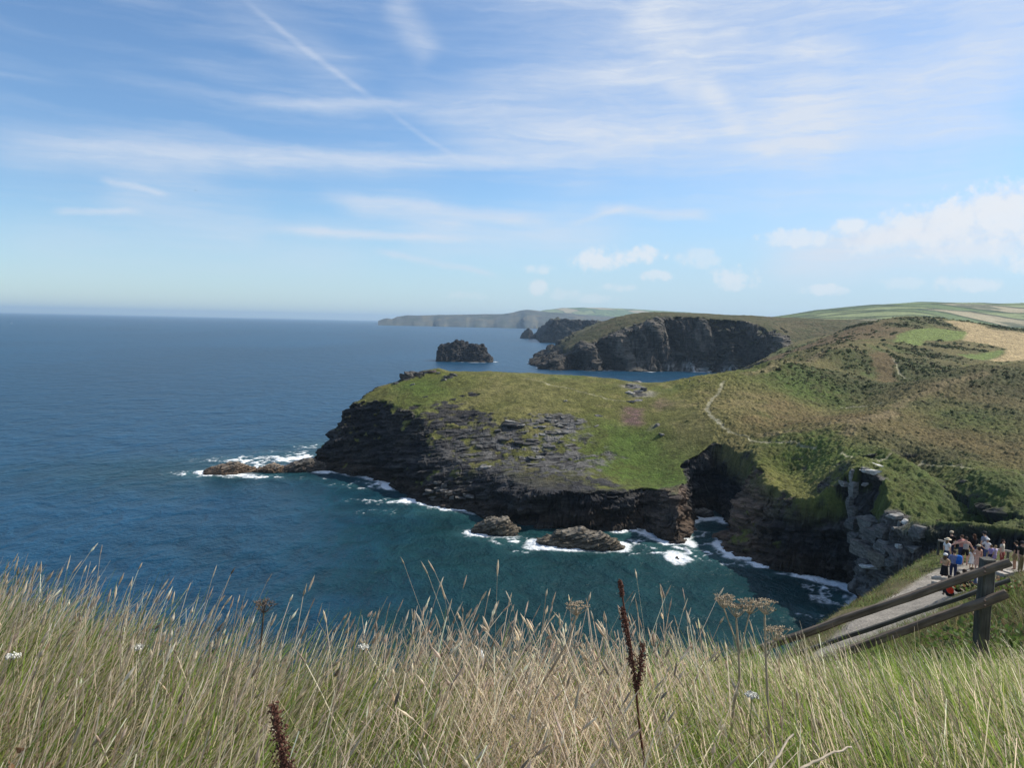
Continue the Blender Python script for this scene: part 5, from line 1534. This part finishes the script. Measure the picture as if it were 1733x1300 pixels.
# ---------------------------------------------------------------- scrub and gorse on the hillside
def build_scrub():
    w = (np.maximum(LGORSE - .30, 0) ** 1.4 * (LZ > 3)).ravel() * (LY.ravel() / 300) ** 1.0 + .0008 * ((LX.ravel() > 60) & (LZ.ravel() > 8))
    # row spacing differs over the grid: weight by the ground each vertex stands for
    area = np.gradient(LY, axis=0).ravel() * LY.ravel()
    w = w * area; w = w / w.sum()
    fields = np.maximum(np.maximum(poly_dist(LX.ravel(), LY.ravel(), FIELD_STRIP), poly_dist(LX.ravel(), LY.ravel(), FIELD_GREEN)), poly_dist(LX.ravel(), LY.ravel(), FIELD_BEIGE))
    w = w * (fields < 1.0); w = w / w.sum()
    n = 4800
    k = np.random.default_rng(11).choice(len(w), n, p=w)
    r = np.random.default_rng(12)
    bx, by, bz = LX.ravel()[k] + r.normal(0, .3, n), LY.ravel()[k] + r.normal(0, .3, n), LZ.ravel()[k] - .15
    R = r.uniform(.35, 1.15, n) * np.clip(by / 300, .75, 1.7) ** .8; Hh = R * r.uniform(.4, .75, n)
    q = 20
    th, ph = r.uniform(0, 2 * math.pi, (n, q)), r.uniform(.05, 1.45, (n, q))
    rad = r.uniform(.75, 1.12, (n, q))
    d = np.stack([np.cos(th) * np.sin(ph), np.sin(th) * np.sin(ph), np.cos(ph)], -1)
    c = d * rad[..., None] * np.stack([R, R, Hh], -1)[:, None, :] + np.stack([bx, by, bz], -1)[:, None, :]
    u = np.cross(d, r.normal(size=(n, q, 3))); u /= np.linalg.norm(u, axis=-1, keepdims=True)
    v = np.cross(d + .5 * r.normal(size=(n, q, 3)), u); v /= np.linalg.norm(v, axis=-1, keepdims=True)
    s = (R[:, None] * r.uniform(.28, .50, (n, q)))[..., None]
    V = np.stack([c - u * s, c + v * s * .7, c + u * s, c - v * s * .7], 2).reshape(-1, 3)
    pal_ = np.array([(.070, .088, .034), (.082, .100, .040), (.098, .104, .046), (.098, .086, .044), (.12, .104, .056)], np.float32)
    cc = pal_[r.choice(5, n, p=[.32, .30, .2, .1, .08])] * (1 + .25 * r.normal(size=(n, 1)))
    cc = np.repeat((cc[:, None, :] * (1 + .25 * r.normal(size=(n, q, 1)))), 4, axis=1).reshape(-1, 3)
    tag(mesh_np('scrub', V, np.arange(n * q * 4).reshape(-1, 4), MAT_SCRUB, np.clip(cc, .008, 1), smooth=False), kind='stuff')


MAT_SCRUB = vcol_material('scrub_leaves', .85, .15, .15)
build_scrub()


# ---------------------------------------------------------------- plants that stand out of the foreground grass
class Parts:
    def __init__(self): self.v, self.f4, self.f3, self.c, self.n = [], [], [], [], 0

    def tube(self, pts, rad, col, k=6):
        p = np.array(pts, float); m_ = len(p); t = np.gradient(p, axis=0); t /= np.linalg.norm(t, axis=1, keepdims=True)
        a = np.cross(t, [0.3, .9, .2]); a /= np.linalg.norm(a, axis=1, keepdims=True); b = np.cross(t, a)
        an = np.arange(k) * 2 * math.pi / k; rad = np.broadcast_to(rad, m_)
        V = p[:, None] + rad[:, None, None] * (np.cos(an)[None, :, None] * a[:, None] + np.sin(an)[None, :, None] * b[:, None])
        i = np.arange(m_ - 1)[:, None] * k; j = np.arange(k)[None]; j2 = (j + 1) % k
        self.f4.append(np.stack([i + j, i + j2, i + k + j2, i + k + j], -1).reshape(-1, 4) + self.n)
        self.v.append(V.reshape(-1, 3)); self.c.append(np.tile(np.array(col, np.float32), (m_ * k, 1)) * (1 + .15 * rng.normal(size=(m_ * k, 1)))); self.n += m_ * k

    def seeds(self, ctr, size, col, flat=.6):
        """little eight-sided grains"""
        c = np.array(ctr, float); N = len(c); s = np.broadcast_to(size, N)[:, None, None]
        o = np.array([(1, 0, 0), (0, 1, 0), (-1, 0, 0), (0, -1, 0), (0, 0, 1), (0, 0, -1)], float)
        R = rng.normal(size=(N, 3, 3)); R, _ = np.linalg.qr(R)
        V = c[:, None] + np.einsum('nij,kj->nki', R, o * np.array([1, flat, 1.25])) * s
        tri = np.array([(0, 1, 4), (1, 2, 4), (2, 3, 4), (3, 0, 4), (1, 0, 5), (2, 1, 5), (3, 2, 5), (0, 3, 5)])
        self.f3.append((np.arange(N)[:, None, None] * 6 + tri[None]).reshape(-1, 3) + self.n)
        self.v.append(V.reshape(-1, 3)); self.c.append(np.repeat(np.array(col, np.float32)[None] * (1 + .35 * rng.normal(size=(N, 1))), 6, axis=0)); self.n += N * 6

    def leaf(self, ctr, direc, size, col, wid=.5):
        c = np.array(ctr, float); N = len(c); d = np.array(direc, float); d /= np.linalg.norm(d, axis=1, keepdims=True)
        s = np.cross(d, rng.normal(size=(N, 3))); s /= np.linalg.norm(s, axis=1, keepdims=True); u = np.cross(s, d)
        z = np.broadcast_to(size, N)[:, None]
        V = np.stack([c, c + d * z * .45 + s * z * wid * .5 + u * z * .06, c + d * z, c + d * z * .45 - s * z * wid * .5 + u * z * .06], 1)
        self.f4.append(np.arange(N * 4).reshape(-1, 4) + self.n)
        self.v.append(V.reshape(-1, 3)); self.c.append(np.repeat(np.asarray(col, np.float32), 4, axis=0)); self.n += N * 4

    def build(self, name, mat, parent, smooth=False):
        o = mesh_np(name, np.concatenate(self.v) - np.array(parent.location), [np.concatenate(q) for q in (self.f4, self.f3) if q], mat, np.clip(np.concatenate(self.c), .004, 1), smooth=smooth, parent=parent)
        return o


MAT_DRY = vcol_material('dry_plant', .8, .2, .1)


def path3(pix, D): return [at(px, py, d) for (px, py), d in zip(pix, np.broadcast_to(D, len(pix)))]


def dense(pts, n): 
    p = np.array(pts); t = np.linspace(0, len(p) - 1, n)
    return np.stack([np.interp(t, range(len(p)), p[:, i]) for i in range(3)], 1)


def ground_under(p): return np.array([p[0], p[1], near_z(p[0], p[1])])


def dock(stem_px, spikes, D, label, width=.012, n=420):
    pts = path3(stem_px, D); base = ground_under(pts[-1])
    root = empty('dock_plant', base, label, 'plant', 'dead dock plants in the grass')
    m = Parts(); m.tube(dense(pts + [base], 16), np.linspace(.0022, .0042, 16), (.11, .045, .03)); m.build('stem', MAT_DRY, root, True)
    for sp, w in spikes:
        q = dense(path3(sp, D), 26); m = Parts(); m.tube(q, .002, (.10, .035, .025))
        t = rng.random(n); k = (t * 25).astype(int)
        k = np.clip((np.round(t * 17) / 17 * 25 + rng.normal(0, .45, n)).astype(int), 0, 25)
        prof = w * (.45 + .55 * np.sin(np.clip(t, .03, .97) * math.pi) ** .5)
        off = rng.normal(size=(n, 3)); off /= np.linalg.norm(off, axis=1, keepdims=True)
        m.seeds(q[k] + off * (prof * rng.random(n) ** .5 * rng.choice([.7, 1.0, 1.5], n))[:, None], rng.uniform(.0014, .0034, n), (.12, .052, .036))
        m.build('seed_spike', MAT_DRY, root)


dock([(1050, 988), (1058, 1040), (1067, 1090), (1076, 1165), (1082, 1230), (1093, 1310)], [([(1049, 984), (1053, 1010)], .006), ([(1053, 1030), (1058, 1055), (1064, 1095)], .010), ([(1065, 1098), (1073, 1140), (1078, 1170)], .012), ([(1088, 1092), (1084, 1130), (1079, 1168)], .012)], 2.0,
     'tall dead red-brown dock stalk standing above the grass right of centre')
dock([(462, 1196), (470, 1240), (484, 1310)], [([(464, 1198), (472, 1240), (482, 1290), (486, 1320)], .017)], 1.45, 'dark brown dock seed spike low in the grass left of centre', n=900)


def umbel(stem_px, D, heads, label, col=(.40, .32, .22), dark=False):
    pts = path3(stem_px, D); base = ground_under(pts[-1])
    root = empty('dry_umbel', base, label, 'plant', 'dead umbel stalks in the grass')
    m = Parts(); m.tube(dense(pts + [base], 14), np.linspace(.003, .0055, 14), col)
    for hp, (jx, jy) in heads: m.tube(dense([at(*hp, D), at(jx, jy, D)], 5), .0022, col, 5)
    m.build('stem', MAT_DRY, root, True)
    for (hx, hy), _ in heads:
        c = at(hx, hy, D); m = Parts()
        for i in range(17):
            a = i * 2.4; rr = math.sqrt((i + .5) / 17) * .036 * rng.uniform(.7, 1.25)
            e = c + np.array([math.cos(a) * rr, math.sin(a) * rr, .034 - rr * rr * 5 + rng.normal(0, .006)])
            m.tube(dense([c, (c + e) / 2 + np.array([0, 0, -.006]), e], 4), .0011, col, 4)
            for j in range(7):
                f = e + np.array([math.cos(j * .9), math.sin(j * .9), .6]) * rng.uniform(.004, .010)
                m.tube([e, f], .0006, col, 3); m.seeds([f], .0026, col)
        m.build('umbel_head', MAT_DRY, root)


umbel([(975, 1045), (962, 1085), (930, 1140), (905, 1172)], 2.35, [((975, 1042), (974, 1050))], 'dry flat-topped umbel on a leaning stem just left of the twin umbel')
umbel([(1246, 1050), (1250, 1100), (1252, 1150), (1240, 1200)], 2.3, [((1246, 1046), (1247, 1056)), ((1225, 1030), (1250, 1100)), ((1268, 1040), (1251, 1110))], 'branching dry umbel stalk with three heads left of the fence rail')
umbel([(1294, 1045), (1296, 1110), (1300, 1200), (1305, 1300)], 2.2, [((1294, 1040), (1295, 1050)), ((1312, 1085), (1296, 1115))], 'tall thin dry umbel stalk nearest the end of the fence rail')
umbel([(446, 1040), (444, 1065), (438, 1120), (430, 1180)], 2.6, [((446, 1038), (446, 1046))], 'lone dark umbel above the grass left of centre', (.13, .10, .075))


def flower(px, py, D, label, col=(.58, .57, .51), r=.020):
    c = at(px, py, D); base = ground_under(c)
    root = empty('white_flower', base, label, 'flower', 'small white flower heads in the grass')
    m = Parts(); m.tube(dense([c, base], 5), .0016, (.12, .16, .05), 5); m.build('stem', MAT_DRY, root, True)
    m = Parts(); n = 90; a = rng.uniform(0, 6.28, n); q = r * np.sqrt(rng.random(n))
    m.seeds(np.stack([c[0] + q * np.cos(a), c[1] + q * np.sin(a), c[2] + .012 - q * q * 6 + rng.normal(0, .002, n)], 1), rng.uniform(.0024, .004, n), col)
    m.build('flower_head', MAT_DRY, root)


flower(22, 1117, 2.1, 'white flower head nearest the left edge of the grass')
flower(232, 1101, 2.3, 'larger white flower head in grass at left below the sea')
flower(615, 1100, 2.5, 'white flower head just left of centre on the bank edge')
flower(1272, 1182, 2.1, 'white flower head among green leaves left of the fence')
for (a, b, D, lab) in (((1345, 1306), (1440, 1264), 1.5, 'pale bare stick lying low at the bottom right of the grass'), ((1300, 1306), (1342, 1243), 1.5, 'short bleached stalk leaning left of the bare stick')):
    p, q = at(*a, D), at(*b, D + .1); root = empty('dry_stick', p, lab, 'stick')
    m = Parts(); pts = dense([p, (p + q) / 2 + np.array([0, 0, .004]), q], 14); m.tube(pts + rng.normal(0, .0012, pts.shape), np.linspace(.0034, .0022, 14), (.44, .37, .28)); m.build('twig', MAT_DRY, root, True)


def thicket(px, py, D, n, size, label, pals, leafs, h, name='bramble', group=None):
    c = at(px, py, D); base = ground_under(c)
    root = empty(name, base, label, 'shrub', group)
    m = Parts()
    for i in range(14):
        a = rng.uniform(0, 6.28); e = base + np.array([math.cos(a) * size * rng.random(), math.sin(a) * size * rng.random(), h * rng.uniform(.5, 1)])
        m.tube(dense([base, (base + e) / 2 + np.array([0, 0, h * .25]), e], 6), .004, (.12, .07, .045), 5)
    m.build('canes', MAT_DRY, root, True)
    m = Parts(); d = rng.normal(size=(n, 3)); d[:, 2] = np.abs(d[:, 2]); d /= np.linalg.norm(d, axis=1, keepdims=True)
    rad = (.45 + .6 * rng.random(n))[:, None] * (1 + .35 * fbm(d[:, 0] * 2.5, d[:, 1] * 2.5, d[:, 2] * 2.5, 3, 9))[:, None]
    P = d * rad * np.array([size, size, h]); P = P + base
    gz = near_height(P[:, 0], P[:, 1])[0]; P[:, 2] = np.maximum(P[:, 2], gz + .03) 
    m.leaf(P, d + .8 * rng.normal(size=(n, 3)) + np.array([0, 0, .1]), rng.uniform(.6, 1.3, n) * leafs, pal(pals, n, .22), .7)
    m.build('leaves', MAT_GRASS, root)


GREENS = [(.10, .16, .035), (.075, .12, .028), (.14, .19, .06), (.055, .085, .022)]
thicket(1722, 1070, 6.6, 2600, .75, 'bright green leafy bramble patch right of the fence post', GREENS, .055, .55)
thicket(1722, 1030, 11.0, 1500, .75, 'reddish brown and green bramble further up behind the fence post', GREENS + [(.15, .085, .045), (.19, .12, .06), (.22, .17, .09)], .06, .22)
thicket(1662, 1110, 4.5, 1900, .50, 'dark green weeds in the shade at the foot of the fence post', GREENS, .042, .52, 'weeds')
thicket(1560, 1075, 7.5, 1500, .7, 'low leafy weeds seen under the bottom fence rail', GREENS, .055, .35, 'weeds')
thicket(40, 1240, 1.7, 420, .16, 'brown dead bracken clump in the grass at the left edge', [(.20, .11, .06), (.26, .16, .09), (.14, .08, .05)], .035, .42, 'dead_bracken')

# ---------------------------------------------------------------- far small things
def gull(px, py, D):
    c = at(px, py, D); root = empty('seagull', c, 'tiny dark bird in the sky over the open sea', 'bird')
    bm = bmesh.new()
    st = [(-.30, .012), (-.2, .045), (-.05, .07), (.1, .065), (.2, .04), (.26, .03), (.32, .008)]; rings = []
    for y, r in st: rings.append([bm.verts.new((r * math.cos(a), y, r * .9 * math.sin(a))) for a in np.linspace(0, 2 * math.pi, 8, endpoint=False)])
    for a, b in zip(rings[:-1], rings[1:]):
        for j in range(8): bm.faces.new((a[j], a[(j + 1) % 8], b[(j + 1) % 8], b[j]))
    for s in (-1, 1):
        span = [(0.04, .10, -.06, 0), (.3, .10, -.03, .10), (.62, .02, -.08, .08)]
        lo, up = [], []
        for x, f, bk, z in span:
            up.append((bm.verts.new((s * x, f, z + .008)), bm.verts.new((s * x, bk, z + .004)))); lo.append((bm.verts.new((s * x, f, z - .008)), bm.verts.new((s * x, bk, z - .004))))
        for i in range(2):
            bm.faces.new((up[i][0], up[i + 1][0], up[i + 1][1], up[i][1])); bm.faces.new((lo[i][0], lo[i][1], lo[i + 1][1], lo[i + 1][0]))
            bm.faces.new((up[i][0], lo[i][0], lo[i + 1][0], up[i + 1][0])); bm.faces.new((up[i][1], up[i + 1][1], lo[i + 1][1], lo[i][1]))
    bmesh.ops.recalc_face_normals(bm, faces=bm.faces)
    me = bpy.data.meshes.new('body'); bm.to_mesh(me); bm.free(); me.materials.append(simple_material('gull_plumage', (.10, .10, .11), .8, .2))
    o = bpy.data.objects.new('body', me); COL.objects.link(o); o.parent = root; root.rotation_euler = (.2, .3, .7)


gull(331, 322, 190)


def boat(px, py):
    x, y = sea_at(px, py); root = empty('sailing_boat', (x, y, .1), 'tiny white boat far out on the open sea', 'boat')
    bm = bmesh.new(); rings = []
    for t in np.linspace(-1, 1, 9):
        w = 1.9 * (1 - max(0, t) ** 2.2) * (.8 + .2 * min(1, 1 + t)); rings.append([bm.verts.new((t * 6, w * q[0], q[1] + .5 * max(0, t) ** 2)) for q in ((-1, 1.3), (-.8, .2), (0, -.4), (.8, .2), (1, 1.3))])
    for a, b in zip(rings[:-1], rings[1:]):
        for j in range(4): bm.faces.new((a[j], a[j + 1], b[j + 1], b[j]))
        bm.faces.new((a[4], a[0], b[0], b[4]))
    bm.faces.new(rings[0]); bmesh.ops.recalc_face_normals(bm, faces=bm.faces)
    wm = simple_material('boat_white', (.8, .8, .8), .4, .4)
    def mk(n, bm_):
        me = bpy.data.meshes.new(n); bm_.to_mesh(me); bm_.free(); me.materials.append(wm); o = bpy.data.objects.new(n, me); COL.objects.link(o); o.parent = root
    mk('hull', bm)
    bm = bmesh.new(); bmesh.ops.create_cone(bm, cap_ends=True, segments=8, radius1=.09, radius2=.06, depth=12, matrix=Matrix.Translation((.6, 0, 7.2))); mk('mast', bm)
    bm = bmesh.new(); f = [bm.verts.new(q) for q in ((.5, .05, 2.2), (.5, .05, 12.6), (-1.5, .30, 6.5), (-4.6, .5, 2.2))]; b2 = [bm.verts.new((v.co.x, v.co.y + .03, v.co.z)) for v in f]
    bm.faces.new(f); bm.faces.new(b2[::-1])
    for i in range(4): bm.faces.new((f[i], f[(i + 1) % 4], b2[(i + 1) % 4], b2[i]))
    bmesh.ops.recalc_face_normals(bm, faces=bm.faces); mk('sail', bm)


boat(20, 548)

# two walkers far off on the neck of the headland
_nz = near_z
for px, py, pose, lab in ((1183, 650, 'walk', 'tiny walker in dark clothes on the crest of the neck of the headland'), (1167, 649, 'stand', 'second tiny walker left of the other on the headland neck')):
    x, y = land_hit(px, py); gz = float(land_height(np.array([x]), np.array([y]))[0][0])
    near_z = lambda a, b, q=gz: q
    make_person(px, py, y, 1.7, .8 if pose == 'walk' else 2.5, pose, lab, NAVY if pose == 'walk' else GREY, BLACK, 'fair', (.05, .04, .03), False, None, .9, 'trousers', 'walkers on the headland')
near_z = _nz
